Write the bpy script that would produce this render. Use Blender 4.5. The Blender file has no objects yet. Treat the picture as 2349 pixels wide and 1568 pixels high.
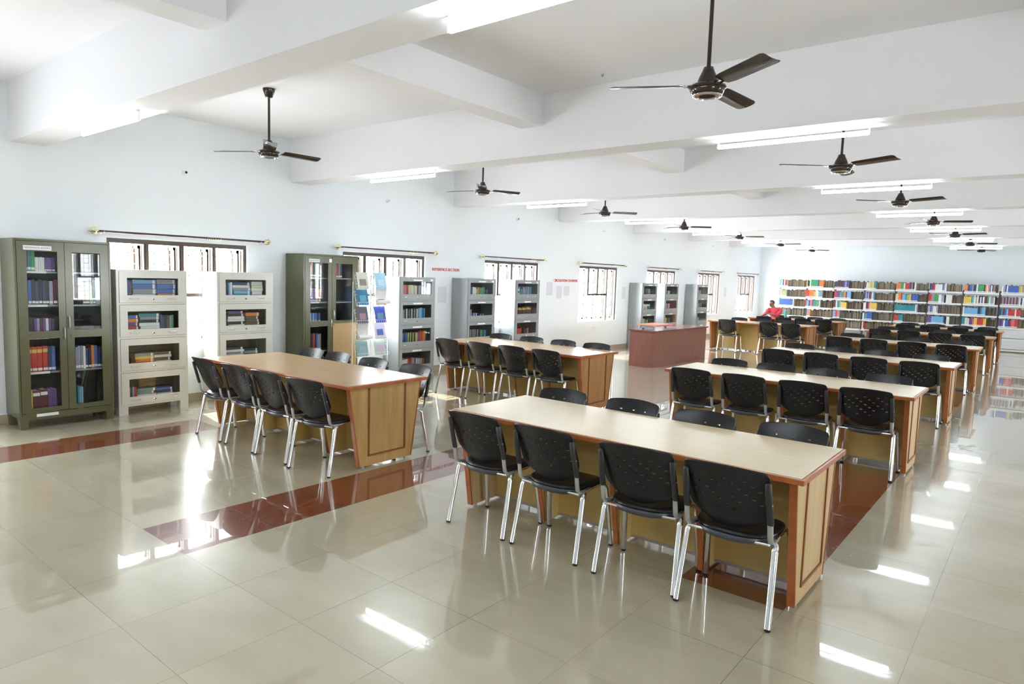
import bpy, bmesh, math, random
from mathutils import Matrix, Vector
random.seed(7)
S = bpy.context.scene
C = S.collection
R = math.radians
PI = math.pi

# ------------------------------------------------------------------ camera
YAW, PITCH, ROLL, FPX, CX, CZ = -0.675936, -0.0965283, 0.0313916, 1538.895, 8.69036, 1.74720
fw = Vector((math.sin(YAW)*math.cos(PITCH), math.cos(YAW)*math.cos(PITCH), math.sin(PITCH)))
rt = Vector((math.cos(YAW), -math.sin(YAW), 0)); up = rt.cross(fw)
r2 = rt*math.cos(ROLL) + up*math.sin(ROLL); u2 = -rt*math.sin(ROLL) + up*math.cos(ROLL)
cam = bpy.data.cameras.new('camera'); cam.sensor_width = 36; cam.lens = FPX/2349*36
cam.clip_start = 0.05; cam.clip_end = 200
co = bpy.data.objects.new('camera', cam); C.objects.link(co)
M = Matrix.Identity(4)
for i in range(3):
    M[i][0] = r2[i]; M[i][1] = u2[i]; M[i][2] = -fw[i]
M[0][3] = CX; M[1][3] = 0; M[2][3] = CZ
co.matrix_world = M
S.camera = co

# ------------------------------------------------------------------ world, sun, exposure
wd = bpy.data.worlds.new('sky'); S.world = wd; wd.use_nodes = True
bgn = wd.node_tree.nodes['Background']
bgn.inputs[0].default_value = (0.93, 0.97, 1.0, 1); bgn.inputs[1].default_value = 8.0
sn = bpy.data.lights.new('sun', 'SUN'); sn.energy = 4.5; sn.angle = R(0.6); sn.color = (1, 0.93, 0.8)
so = bpy.data.objects.new('sun', sn); C.objects.link(so)
so.rotation_euler = Vector((0.76, -0.13, -0.64)).to_track_quat('-Z', 'Y').to_euler()
S.view_settings.view_transform = 'Standard'; S.view_settings.look = 'None'
S.view_settings.exposure = 2.24; S.view_settings.gamma = 1; S.view_settings.use_curve_mapping = False
cy = S.cycles
cy.use_denoising = True; cy.max_bounces = 8; cy.diffuse_bounces = 5; cy.glossy_bounces = 4
cy.transmission_bounces = 4; cy.transparent_max_bounces = 10; cy.caustics_reflective = False
cy.caustics_refractive = False; cy.sample_clamp_indirect = 6; cy.use_adaptive_sampling = True
cy.adaptive_threshold = 0.03
TUBE_E = 15.0

# room constants
PB = 3.3624; YB = 25.7; XR = 13.2; YF = -3.6; HC = 3.6; HB = 3.0; WT = 0.24
Y0F, Y1F = YF, YB
# daylight portals in the windows
def portal(x, y, z, sy, sz, face):
    l = bpy.data.lights.new('window_daylight', 'AREA'); l.shape = 'RECTANGLE'; l.size = sz; l.size_y = sy
    l.cycles.is_portal = True
    o = bpy.data.objects.new('window_daylight', l); C.objects.link(o); o.location = (x, y, z)
    o.rotation_euler = (0, R(-90) if face > 0 else R(90), 0)
WZ0, WZ1 = 0.72, 2.06
WIN = [(3.1865+PB*k, 4.952+PB*k) for k in range(-1, 7)]
WINR_ADDED = [(3.1865+PB*k, 4.952+PB*k) for k in (-1, 1, 3, 5)]  # unseen right-wall windows, added to let daylight in; number chosen for brightness
for a, b in WIN:
    portal(-WT-0.02, (a+b)/2, (WZ0+WZ1)/2, b-a, WZ1-WZ0, 1)
for a, b in WINR_ADDED:
    portal(XR+WT+0.02, (a+b)/2, (WZ0+WZ1)/2, b-a, WZ1-WZ0, -1)

# ------------------------------------------------------------------ materials
def nodes(name):
    m = bpy.data.materials.new(name); m.use_nodes = True
    return m, m.node_tree.nodes, m.node_tree.links, m.node_tree.nodes['Principled BSDF']
def mat(name, col, rough=0.5, metal=0.0, spec=0.5, emis=None, es=0, bump=0, bs=60, var=0):
    m, n, l, p = nodes(name)
    p.inputs['Base Color'].default_value = (*col, 1); p.inputs['Roughness'].default_value = rough
    p.inputs['Metallic'].default_value = metal; p.inputs['Specular IOR Level'].default_value = spec
    if emis:
        p.inputs['Emission Color'].default_value = (*emis, 1); p.inputs['Emission Strength'].default_value = es
    if bump or var:
        tc = n.new('ShaderNodeTexCoord'); t = n.new('ShaderNodeTexNoise'); t.inputs['Scale'].default_value = bs
        t.inputs['Detail'].default_value = 3
        l.new(tc.outputs['Object'], t.inputs['Vector'])
        if bump:
            b = n.new('ShaderNodeBump'); b.inputs['Strength'].default_value = bump; b.inputs['Distance'].default_value = 0.004
            l.new(t.outputs[0], b.inputs['Height']); l.new(b.outputs[0], p.inputs['Normal'])
        if var:
            mx = n.new('ShaderNodeMix'); mx.data_type = 'RGBA'
            mx.inputs[6].default_value = (*[c*(1-var) for c in col], 1); mx.inputs[7].default_value = (*[min(1, c*(1+var)) for c in col], 1)
            l.new(t.outputs[0], mx.inputs[0]); l.new(mx.outputs[2], p.inputs['Base Color'])
    return m
def wood(name, c1, c2, grain, rough=0.35, stripes=0):
    """grain = per-axis scale of the noise (low along the fibre)"""
    m, n, l, p = nodes(name)
    tc = n.new('ShaderNodeTexCoord'); mp = n.new('ShaderNodeMapping'); mp.inputs['Scale'].default_value = grain
    t = n.new('ShaderNodeTexNoise'); t.inputs['Scale'].default_value = 1; t.inputs['Detail'].default_value = 5
    t.inputs['Roughness'].default_value = 0.6
    r = n.new('ShaderNodeValToRGB'); r.color_ramp.elements[0].position = 0.32; r.color_ramp.elements[1].position = 0.68
    r.color_ramp.elements[0].color = (*c1, 1); r.color_ramp.elements[1].color = (*c2, 1)
    l.new(tc.outputs['Object'], mp.inputs[0]); l.new(mp.outputs[0], t.inputs['Vector']); l.new(t.outputs[0], r.inputs[0])
    l.new(r.outputs[0], p.inputs['Base Color']); p.inputs['Roughness'].default_value = rough
    return m
def glassy(name, tint=(1, 1, 1), refl=1.0):
    m = bpy.data.materials.new(name); m.use_nodes = True; n = m.node_tree.nodes; l = m.node_tree.links; n.clear()
    o = n.new('ShaderNodeOutputMaterial'); mx = n.new('ShaderNodeMixShader'); tr = n.new('ShaderNodeBsdfTransparent')
    gl = n.new('ShaderNodeBsdfGlossy'); fr = n.new('ShaderNodeFresnel'); mt = n.new('ShaderNodeMath'); mt.operation = 'MULTIPLY'
    mt.inputs[1].default_value = refl; fr.inputs[0].default_value = 1.5
    tr.inputs[0].default_value = (*tint, 1); gl.inputs['Roughness'].default_value = 0.02
    ge = n.new('ShaderNodeNewGeometry'); iv = n.new('ShaderNodeMath'); iv.operation = 'SUBTRACT'; iv.inputs[0].default_value = 1
    l.new(ge.outputs['Backfacing'], iv.inputs[1]); m3 = n.new('ShaderNodeMath'); m3.operation = 'MULTIPLY'
    l.new(fr.outputs[0], mt.inputs[0]); l.new(mt.outputs[0], m3.inputs[0]); l.new(iv.outputs[0], m3.inputs[1]); l.new(m3.outputs[0], mx.inputs[0]); l.new(tr.outputs[0], mx.inputs[1]); l.new(gl.outputs[0], mx.inputs[2])
    l.new(mx.outputs[0], o.inputs[0])
    return m
def floor_mat():
    m, n, l, p = nodes('polished_tiles')
    tc = n.new('ShaderNodeTexCoord'); sep = n.new('ShaderNodeSeparateXYZ'); l.new(tc.outputs['Object'], sep.inputs[0])
    def math_(op, a, b=None, c=None):
        q = n.new('ShaderNodeMath'); q.operation = op
        for i, v in enumerate((a, b, c)):
            if v is None: continue
            if isinstance(v, (int, float)): q.inputs[i].default_value = v
            else: l.new(v, q.inputs[i])
        return q.outputs[0]
    ux = math_('DIVIDE', math_('SUBTRACT', sep.outputs[0], 7.0958), 0.6)
    uy = math_('DIVIDE', math_('SUBTRACT', sep.outputs[1], 2.457), 0.6)
    fx = math_('FLOOR', ux); fy = math_('FLOOR', uy)
    def edge(u):
        f = math_('FRACT', u); return math_('MINIMUM', f, math_('SUBTRACT', 1.0, f))
    e = math_('MINIMUM', edge(ux), edge(uy))
    jn = n.new('ShaderNodeTexNoise'); jn.inputs['Scale'].default_value = 1.1; l.new(tc.outputs['Object'], jn.inputs['Vector'])
    jm = n.new('ShaderNodeMapRange'); jm.inputs[1].default_value = 0.40; jm.inputs[2].default_value = 0.60; jm.inputs[3].default_value = 0.4; jm.inputs[4].default_value = 1.0; l.new(jn.outputs[0], jm.inputs[0])
    joint = math_('MULTIPLY', math_('LESS_THAN', e, 0.0024), jm.outputs[0])
    cb = n.new('ShaderNodeCombineXYZ'); l.new(fx, cb.inputs[0]); l.new(fy, cb.inputs[1])
    wn = n.new('ShaderNodeTexWhiteNoise'); wn.noise_dimensions = '3D'; l.new(cb.outputs[0], wn.inputs['Vector'])
    # soft veining, shifted per tile
    mp = n.new('ShaderNodeMapping'); mp.inputs['Scale'].default_value = (1.6, 4, 1)
    ad = n.new('ShaderNodeVectorMath'); ad.operation = 'ADD'; sc = n.new('ShaderNodeVectorMath'); sc.operation = 'SCALE'; sc.inputs[3].default_value = 9
    l.new(wn.outputs['Color'], sc.inputs[0]); l.new(tc.outputs['Object'], ad.inputs[0]); l.new(sc.outputs[0], ad.inputs[1])
    l.new(ad.outputs[0], mp.inputs[0])
    t = n.new('ShaderNodeTexNoise'); t.inputs['Scale'].default_value = 1; t.inputs['Detail'].default_value = 4; l.new(mp.outputs[0], t.inputs['Vector'])
    r = n.new('ShaderNodeValToRGB'); r.color_ramp.elements[0].position = 0.35; r.color_ramp.elements[1].position = 0.65
    r.color_ramp.elements[0].color = (0.430, 0.388, 0.280, 1); r.color_ramp.elements[1].color = (0.478, 0.432, 0.320, 1)
    l.new(t.outputs[0], r.inputs[0])
    # dark red border tiles: three bands of one tile width
    inb = None
    for x0, y0 in ((1.0958, 0.057), (1.0958, 8.457), (1.0958, 16.857), (4.0958, 1.857), (4.0958, 10.257), (4.0958, 18.657), (7.0958, 3.657), (7.0958, 12.057), (7.0958, 20.457)):
        y1 = y0+3.6
        a = math_('MULTIPLY', math_('GREATER_THAN', sep.outputs[0], x0), math_('LESS_THAN', sep.outputs[0], x0+0.6))
        b = math_('MULTIPLY', math_('GREATER_THAN', sep.outputs[1], y0), math_('LESS_THAN', sep.outputs[1], y1))
        a = math_('MULTIPLY', a, b); inb = a if inb is None else math_('MAXIMUM', inb, a)
    m1 = n.new('ShaderNodeMix'); m1.data_type = 'RGBA'; l.new(inb, m1.inputs[0]); l.new(r.outputs[0], m1.inputs[6])
    m1.inputs[7].default_value = (0.19, 0.050, 0.020, 1)
    m2 = n.new('ShaderNodeMix'); m2.data_type = 'RGBA'; l.new(joint, m2.inputs[0]); l.new(m1.outputs[2], m2.inputs[6])
    m2.inputs[7].default_value = (0.20, 0.175, 0.14, 1)
    l.new(m2.outputs[2], p.inputs['Base Color'])
    p.inputs['Roughness'].default_value = 0.22; p.inputs['IOR'].default_value = 1.4
    p.inputs['Coat Weight'].default_value = 1.0; p.inputs['Coat Roughness'].default_value = 0.018; p.inputs['Coat IOR'].default_value = 1.5
    b = n.new('ShaderNodeBump'); b.inputs['Strength'].default_value = 0.03; b.inputs['Distance'].default_value = 0.01
    t2 = n.new('ShaderNodeTexNoise'); t2.inputs['Scale'].default_value = 2.2; l.new(ad.outputs[0], t2.inputs['Vector'])
    l.new(t2.outputs[0], b.inputs['Height']); l.new(b.outputs[0], p.inputs['Normal']); l.new(b.outputs[0], p.inputs['Coat Normal'])
    return m

M_wall = mat('white_plaster', (0.80, 0.84, 0.872), 0.75, bump=0.08, bs=25)
M_ceil = mat('white_ceiling_paint', (0.83, 0.825, 0.85), 0.8, bump=0.05, bs=20)
M_floor = floor_mat()
M_base = mat('beige_skirting_tile', (0.42, 0.35, 0.25), 0.15, var=0.08, bs=8)
M_top = wood('pale_wood_laminate', (0.60, 0.475, 0.295), (0.635, 0.508, 0.325), (1.4, 34, 34), 0.24)
M_topw = wood('warm_wood_laminate', (0.545, 0.36, 0.20), (0.61, 0.42, 0.245), (1.4, 34, 34), 0.22)
M_edge = wood('red_brown_edging', (0.33, 0.085, 0.022), (0.42, 0.13, 0.04), (8, 8, 8), 0.3)
M_mld = mat('dark_brown_moulding', (0.24, 0.075, 0.025), 0.35)
M_pan = wood('light_wood_panel', (0.52, 0.36, 0.17), (0.62, 0.45, 0.24), (30, 16, 1.5), 0.4)
M_panA = wood('golden_wood_panel', (0.41, 0.25, 0.08), (0.54, 0.35, 0.13), (30, 16, 1.2), 0.35)
M_panB = wood('orange_wood_panel', (0.42, 0.20, 0.07), (0.52, 0.27, 0.10), (30, 16, 1.2), 0.35)
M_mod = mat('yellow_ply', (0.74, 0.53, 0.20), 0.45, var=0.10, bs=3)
M_blk = mat('black_plastic', (0.011, 0.011, 0.013), 0.30, spec=0.36, bump=0.04, bs=400)
M_blk2 = mat('black_rubber', (0.02, 0.02, 0.02), 0.5)
M_shell = mat('charcoal_plastic', (0.05, 0.052, 0.06), 0.35)
M_chr = mat('chrome', (0.80, 0.80, 0.80), 0.13, 1.0)
M_gry = mat('grey_painted_metal', (0.45, 0.46, 0.46), 0.35, 0.6)
M_fan = mat('dark_brown_enamel', (0.028, 0.016, 0.012), 0.12)
M_fanc = mat('polished_ring', (0.75, 0.75, 0.78), 0.1, 1.0)
M_tube = mat('lit_tube', (1, 1, 1), 0.5, emis=(0.84, 0.95, 1.0), es=TUBE_E)
M_wht = mat('white_enamel', (0.82, 0.83, 0.84), 0.35)
M_grn = mat('olive_green_steel', (0.098, 0.100, 0.050), 0.20, var=0.10, bs=5)
M_crm = mat('cream_grey_steel', (0.58, 0.585, 0.53), 0.18)
M_gst = mat('grey_steel', (0.30, 0.325, 0.335), 0.25)
M_gsl = mat('pale_grey_steel', (0.62, 0.64, 0.66), 0.3)
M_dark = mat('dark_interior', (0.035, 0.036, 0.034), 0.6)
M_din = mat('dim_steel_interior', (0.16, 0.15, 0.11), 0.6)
M_glass = glassy('door_glass', (0.93, 0.95, 0.94), 1.0)
M_pane = glassy('window_glass', (0.97, 0.98, 0.98), 0.5)
M_lab = mat('white_paper_label', (0.80, 0.81, 0.82), 0.6)
M_ink = mat('grey_ink', (0.12, 0.14, 0.2), 0.6)
M_redl = mat('red_cut_letters', (0.60, 0.07, 0.035), 0.5)
M_win = mat('dark_brown_window_wood', (0.060, 0.038, 0.026), 0.35)
M_rod = mat('maroon_curtain_rod', (0.05, 0.015, 0.02), 0.25)
M_gold = mat('brass', (0.82, 0.76, 0.50), 0.22, 1.0)
M_desk = wood('reddish_laminate', (0.25, 0.098, 0.075), (0.30, 0.125, 0.097), (14, 14, 1.5), 0.3)
M_deskt = mat('dark_mahogany_top', (0.23, 0.085, 0.075), 0.18)
M_kraft = mat('brown_kraft_paper', (0.42, 0.27, 0.12), 0.5, bump=0.5, bs=6)
M_rack = mat('dark_grey_rack_steel', (0.10, 0.10, 0.10), 0.4)
M_shelf = mat('white_shelf_steel', (0.72, 0.72, 0.70), 0.35)
M_skin = mat('brown_skin', (0.27, 0.135, 0.08), 0.5)
M_hair = mat('black_hair', (0.010, 0.008, 0.007), 0.45)
M_shirt = mat('red_cloth', (0.62, 0.055, 0.085), 0.8, bump=0.2, bs=40)
M_trs = mat('dark_cloth', (0.03, 0.035, 0.05), 0.8)
M_teal = mat('turquoise_bottle_plastic', (0.02, 0.33, 0.38), 0.2)

# ------------------------------------------------------------------ mesh helpers
class MB:
    def __init__(self): self.bm = bmesh.new(); self.mats = []
    def mi(self, m):
        if m not in self.mats: self.mats.append(m)
        return self.mats.index(m)
    def face(self, vs, m=None, smooth=False):
        f = self.bm.faces.new(vs)
        if m is not None: f.material_index = self.mi(m)
        f.smooth = smooth
        return f
    def box(self, x0, x1, y0, y1, z0, z1, m=None, bev=0):
        V = [self.bm.verts.new((x, y, z)) for x in (x0, x1) for y in (y0, y1) for z in (z0, z1)]
        fs = [self.face([V[i] for i in q], m) for q in ((0, 1, 3, 2), (4, 6, 7, 5), (0, 4, 5, 1), (2, 3, 7, 6), (0, 2, 6, 4), (1, 5, 7, 3))]
        if bev:
            es = list({e for f in fs for e in f.edges})
            r = bmesh.ops.bevel(self.bm, geom=es, offset=bev, segments=2, affect='EDGES', profile=0.6)
            k = self.mi(m) if m is not None else 0
            for f in r['faces']: f.material_index = k; f.smooth = True
        return V
    def prism(self, pts, a, b, axis, m=None):
        """pts: 2-D outline in the other two axes, extruded from a to b on axis"""
        def v(p, t):
            return {'x': (t, p[0], p[1]), 'y': (p[0], t, p[1]), 'z': (p[0], p[1], t)}[axis]
        A = [self.bm.verts.new(v(p, a)) for p in pts]; B = [self.bm.verts.new(v(p, b)) for p in pts]
        n = len(pts)
        self.face(A, m); self.face(B[::-1], m)
        for i in range(n): self.face([A[i], B[i], B[(i+1) % n], A[(i+1) % n]], m)
    def tube(self, pts, r, m=None, seg=8, flat=1.0, side=None, cap=True):
        pts = [Vector(p) for p in pts]; rings = []
        n = len(pts); rr = r if isinstance(r, (list, tuple)) else [r]*n
        prev = None
        for i, p in enumerate(pts):
            d = (pts[min(i+1, n-1)] - pts[max(i-1, 0)]).normalized()
            if prev is None:
                a = side if side is not None else (Vector((1, 0, 0)) if abs(d.x) < 0.9 else Vector((0, 1, 0)))
            else: a = prev
            a = (a - d*a.dot(d)).normalized(); b = d.cross(a); prev = a
            rings.append([self.bm.verts.new(p + a*math.cos(t)*rr[i] + b*math.sin(t)*rr[i]*flat) for t in [2*PI*k/seg for k in range(seg)]])
        for i in range(n-1):
            for k in range(seg):
                self.face([rings[i][k], rings[i][(k+1) % seg], rings[i+1][(k+1) % seg], rings[i+1][k]], m, True)
        if cap: self.face(rings[0][::-1], m); self.face(rings[-1], m)
    def lathe(self, prof, c=(0, 0, 0), seg=24, m=None, smooth=True, axis='z'):
        rings = []
        for r, h in prof:
            ring = []
            for k in range(seg):
                t = 2*PI*k/seg; a, b = r*math.cos(t), r*math.sin(t)
                p = {'z': (a, b, h), 'y': (a, h, b), 'x': (h, a, b)}[axis]
                ring.append(self.bm.verts.new(Vector(c)+Vector(p)))
            rings.append(ring)
        for i in range(len(rings)-1):
            for k in range(seg):
                self.face([rings[i][k], rings[i][(k+1) % seg], rings[i+1][(k+1) % seg], rings[i+1][k]], m, smooth)
        self.face(rings[0][::-1], m); self.face(rings[-1], m)
    def quad(self, a, b, c, d, m=None):
        self.face([self.bm.verts.new(p) for p in (a, b, c, d)], m)
    def build(self, name, m=None, parent=None, link=True):
        bmesh.ops.recalc_face_normals(self.bm, faces=self.bm.faces)
        for e in self.bm.edges:
            if len(e.link_faces) == 2 and e.calc_face_angle(0) > 1.0: e.smooth = False
        me = bpy.data.meshes.new(name); self.bm.to_mesh(me); self.bm.free()
        for q in ([m] if m is not None and not self.mats else self.mats): me.materials.append(q)
        o = bpy.data.objects.new(name, me)
        if link: C.objects.link(o)
        if parent is not None: o.parent = parent
        return o
def empty(name, loc=(0, 0, 0), rz=0):
    o = bpy.data.objects.new(name, None); C.objects.link(o); o.location = loc; o.rotation_euler = (0, 0, rz)
    o.empty_display_size = 0.1
    return o
def tag(o, label, cat, group=None):
    o['label'] = label; o['category'] = cat
    if group: o['group'] = group
    return o
def struct(o): o['kind'] = 'structure'; return o
def copy_tree(o, parent=None):
    c = o.copy(); C.objects.link(c); c.parent = parent
    for ch in list(o.children): copy_tree(ch, c)
    return c
def B(name, m, parent, *boxes, bev=0):
    b = MB()
    for q in boxes: b.box(*q, bev=bev)
    return b.build(name, m, parent)
def text_mesh(name, s, size, m, parent=None, ext=0.002):
    cu = bpy.data.curves.new(name, 'FONT'); cu.body = s; cu.size = size; cu.extrude = ext; cu.align_x = 'CENTER'; cu.align_y = 'CENTER'
    t = bpy.data.objects.new(name, cu); C.objects.link(t)
    dg = bpy.context.evaluated_depsgraph_get(); me = bpy.data.meshes.new_from_object(t.evaluated_get(dg))
    bpy.data.objects.remove(t); me.materials.clear(); me.materials.append(m); me.name = name
    o = bpy.data.objects.new(name, me); C.objects.link(o)
    if parent is not None: o.parent = parent
    return o
ORD = ['first', 'second', 'third', 'fourth', 'fifth', 'sixth', 'seventh', 'eighth', 'ninth', 'tenth', 'eleventh', 'twelfth',
       'thirteenth', 'fourteenth', 'fifteenth', 'sixteenth', 'seventeenth', 'eighteenth', 'nineteenth', 'twentieth', 'twentyfirst', 'twentysecond', 'twentythird', 'twentyfourth', 'twentyfifth', 'twentysixth', 'twentyseventh', 'twentyeighth']

# ------------------------------------------------------------------ room shell
struct(B('floor', M_floor, None, (-WT, XR+WT, YF-WT, YB+WT, -0.1, 0)))
cb = MB(); cb.box(-WT, XR+WT, YF-WT, YB+WT, HC, HC+0.15)
struct(cb.build('ceiling', M_ceil))
def side_wall(name, xa, xb, WIN):
    b = MB(); ys = [YF-WT] + [v for w in WIN for v in w] + [YB+WT]
    for i in range(0, len(ys), 2): b.box(xa, xb, ys[i], ys[i+1], 0, HC)
    for a, c in WIN: b.box(xa, xb, a, c, 0, WZ0); b.box(xa, xb, a, c, WZ1, HC)
    bmesh.ops.remove_doubles(b.bm, verts=b.bm.verts, dist=1e-5)
    return struct(b.build(name, M_wall))
side_wall('wall_left', -WT, 0, WIN); side_wall('wall_right', XR, XR+WT, WINR_ADDED)
struct(B('wall_back', M_wall, None, (0, XR, YB, YB+WT, 0, HC)))
struct(B('wall_front', M_wall, None, (0, XR, YF-WT, YF, 0, HC)))
n_t = 1
for k in range(-1, 7):
    y = 2.27 + PB*k
    b = B('trim_%d' % n_t, M_ceil, None, (0, XR, y, y+0.32, HB, HC)); struct(b); n_t += 1
xb_y = [YF] + [v for k in range(-1, 7) for v in (2.27+PB*k, 2.59+PB*k)] + [YB]
for x in (4.21, 8.9):
    b = MB()
    for i in range(0, len(xb_y), 2):
        if xb_y[i+1] - xb_y[i] > 0.1: b.box(x, x+0.27, xb_y[i], xb_y[i+1], 3.29, HC)
    struct(b.build('trim_%d' % n_t, M_ceil)); n_t += 1
struct(B('baseboard_left', M_base, None, (0, 0.015, YF, YB, 0, 0.10)))
struct(B('baseboard_back', M_base, None, (0.015, XR-0.015, YB-0.015, YB, 0, 0.10)))
struct(B('baseboard_right', M_base, None, (XR-0.015, XR, YF, YB, 0, 0.10)))

def window(i, a, b, left=True):
    w = empty('window_%d' % i, (0 if left else XR, a, WZ0), 0); struct(w)
    s = -1 if left else 1
    W_, H_ = b-a, WZ1-WZ0
    def X(p, q): return (min(s*p, s*q), max(s*p, s*q))
    fr = MB(); x = X(0.03, 0.115)
    fr.box(*x, 0, W_, H_-0.055, H_); fr.box(*x, 0, 0.04, 0.0, H_-0.055); fr.box(*x, W_-0.045, W_, 0.0, H_-0.055)
    fr.build('window_frame', M_win, w)
    sl = MB(); sl.box(*X(0.0, 0.235), 0, W_, 0, 0.02); sl.build('window_sill', M_wall, w)  # sill white instead of dark wood: window glare put into its colour
    lw = (W_-0.05)/4
    for k in (1, 2, 3):
        mu = MB(); yc = 0.025 + lw*k
        zb = 0.0 if k == 3 else H_-0.70; wq = 0.03 if k < 3 else 0.024
        mu.box(*x, yc-wq, yc+wq, zb, H_-0.055); xs = X(0.015, 0.03); mu.box(*xs, yc-0.012, yc+0.012, zb, H_-0.055)
        mu.build('mullion', M_win, w)
    for k in range(4):
        ya, yb = 0.025+lw*k+0.03, 0.025+lw*(k+1)-0.03
        # outward opened leaf standing at the far side of each light
        lf = MB(); xq = X(0.12, 0.30); xr = X(0.12, 0.15); xt = X(0.27, 0.30)
        lf.box(*xr, yb-0.025, yb, 0.06, H_-0.07); lf.box(*xt, yb-0.025, yb, 0.06, H_-0.07)
        lf.box(*xq, yb-0.025, yb, 0.06, 0.10); lf.box(*xq, yb-0.025, yb, H_-0.11, H_-0.07)
        lf.build('casement_leaf', M_win, w)
        g = MB(); xg = X(0.16, 0.17)
        for z in range(1, 10): g.box(*xg, ya-0.03, yb+0.0, 0.13*z, 0.13*z+0.010)
        for q in (0.33, 0.66): g.box(*xg, ya+(yb-ya)*q-0.005, ya+(yb-ya)*q+0.005, 0, H_)
        g.build('grille', M_wht, w)
        if k in (1, 2):
            ra = MB(); xz = X(0.045, 0.075)
            ra.box(*xz, ya, yb, H_-0.70, H_-0.655); ra.build('sash_rail', M_win, w)
            pn = MB(); xp = X(0.058, 0.062); pn.box(*xp, ya, yb, H_-0.655, H_-0.055); pn.build('window_pane', M_pane, w)
    return w
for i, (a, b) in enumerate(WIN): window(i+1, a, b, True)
for i, (a, b) in enumerate(WINR_ADDED): window(i+9, a, b, False)  # added daylight openings, out of view

# curtain rods
RODS = [(3.0, 5.24, 4.44), (6.37, 8.53, 7.95), (9.73, 11.83, 11.35), (13.16, 15.34, 14.75), (16.48, 18.58, 17.6), (19.86, 21.86, 21.1), (23.13, 25.25, 24.5)]
NW = ['nearest', 'second', 'third', 'fourth', 'fifth', 'sixth', 'farthest']
for k, (a, b, c) in enumerate(RODS):
    t = empty('curtain_rod', (0.08, a, 2.125)); L = b-a
    tag(t, 'dark curtain rod with brass finials above the %s window of the left wall' % NW[k], 'curtain rod', 'curtain rods on the left wall')
    m = MB(); m.tube([(0, 0.08, 0), (0, L-0.08, 0)], 0.0125); m.build('pole', M_rod, t)
    for s, y in ((-1, 0.08), (1, L-0.08)):
        m = MB(); m.lathe([(0.008, 0), (0.022, s*0.008), (0.014, s*0.02), (0.03, s*0.035), (0.036, s*0.05), (0.026, s*0.068), (0.012, s*0.078), (0.018, s*0.088), (0.004, s*0.11)], (0, y, 0), 12, axis='y')
        for q in range(6):
            aa = q*PI/3; m.tube([(0.034*math.cos(aa), y+s*0.03, 0.034*math.sin(aa)), (0.040*math.cos(aa), y+s*0.05, 0.040*math.sin(aa)), (0.02*math.cos(aa), y+s*0.075, 0.02*math.sin(aa))], 0.005, seg=5)
        m.build('finial', M_gold, t)
        m = MB(); yy = y + (-s)*0.05; m.box(-0.08, 0.0, yy-0.004, yy+0.004, -0.018, -0.012); m.box(-0.08, -0.076, yy-0.008, yy+0.008, -0.028, 0.020)
        m.tube([(-0.002, yy, -0.014), (0.012, yy, -0.010), (0.018, yy, 0.004)], 0.004); m.build('bracket', M_gold, t)
    m = MB()
    for q in range(8):
        yy = c-a + (q-3.5)*0.024
        pts = [(0.021*math.cos(j*PI/6), yy+random.uniform(-.003, .003), -0.006+0.021*math.sin(j*PI/6)) for j in range(13)]
        m.tube(pts, 0.0028, seg=5, cap=False)
    m.build('curtain_rings', M_gold, t)

# ------------------------------------------------------------------ fans
def make_fan():
    t = empty('ceiling_fan')
    m = MB(); m.lathe([(0.0, HC), (0.062, HC), (0.060, HC-0.02), (0.035, HC-0.085), (0.014, HC-0.09)]); m.build('canopy', M_fan, t)
    m = MB(); m.tube([(0, 0, HC-0.08), (0, 0, 3.06)], 0.0125, seg=12); m.build('rod', M_fan, t)
    m = MB(); m.lathe([(0.014, 3.085), (0.03, 3.08), (0.038, 3.055), (0.055, 3.02), (0.062, 3.0), (0.066, 2.985)]); m.build('motor_cover', M_fan, t)
    m = MB(); m.lathe([(0.06, 2.985), (0.085, 2.978), (0.112, 2.965), (0.115, 2.955), (0.105, 2.948), (0.108, 2.94), (0.098, 2.925), (0.09, 2.912), (0.05, 2.905)], seg=32); m.build('motor', M_fan, t)
    m = MB(); m.lathe([(0.086, 2.912), (0.091, 2.909), (0.088, 2.902), (0.080, 2.900), (0.079, 2.905)], seg=32); m.build('bottom_ring', M_fanc, t)
    for k in range(3):
        m = MB(); cs = [(0.15, 0.055, 0.045), (0.20, 0.06, 0.06), (0.30, 0.062, 0.062), (0.45, 0.064, 0.064), (0.57, 0.066, 0.064), (0.595, 0.058, 0.055), (0.60, 0.045, 0.045)]
        top, bot = [], []
        ca, sa = math.cos(k*2*PI/3), math.sin(k*2*PI/3)
        def pt(r, w, dz):
            z = 2.972 - w*0.21 + dz - 0.01*(1-(w/0.066)**2)
            return (r*ca - w*sa, r*sa + w*ca, z)
        rows = []
        for r, w1, w2 in cs:
            ws = [-w1, -w1*0.5, 0, w2*0.5, w2]
            rows.append(([m.bm.verts.new(pt(r, w, 0.0015)) for w in ws], [m.bm.verts.new(pt(r, w, -0.0015)) for w in ws]))
        for i in range(len(rows)-1):
            for j in range(4):
                m.face([rows[i][0][j], rows[i][0][j+1], rows[i+1][0][j+1], rows[i+1][0][j]], None, True)
                m.face([rows[i][1][j], rows[i+1][1][j], rows[i+1][1][j+1], rows[i][1][j+1]], None, True)
            for j in (0, 4): m.face([rows[i][0][j], rows[i][1][j], rows[i+1][1][j], rows[i+1][0][j]])
        for e in (rows[0], rows[-1]):
            for j in range(4): m.face([e[0][j], e[1][j], e[1][j+1], e[0][j+1]])
        bl = m.build('blade', M_fan, t)
        m = MB()
        for w in (-0.02, 0.02):
            m.tube([(0.10*ca-w*sa, 0.10*sa+w*ca, 2.966), (0.19*ca-w*sa, 0.19*sa+w*ca, 2.972-w*0.2)], 0.006, seg=6)
        m.build('blade_bracket', M_fanc, bl)
    return t
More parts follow.
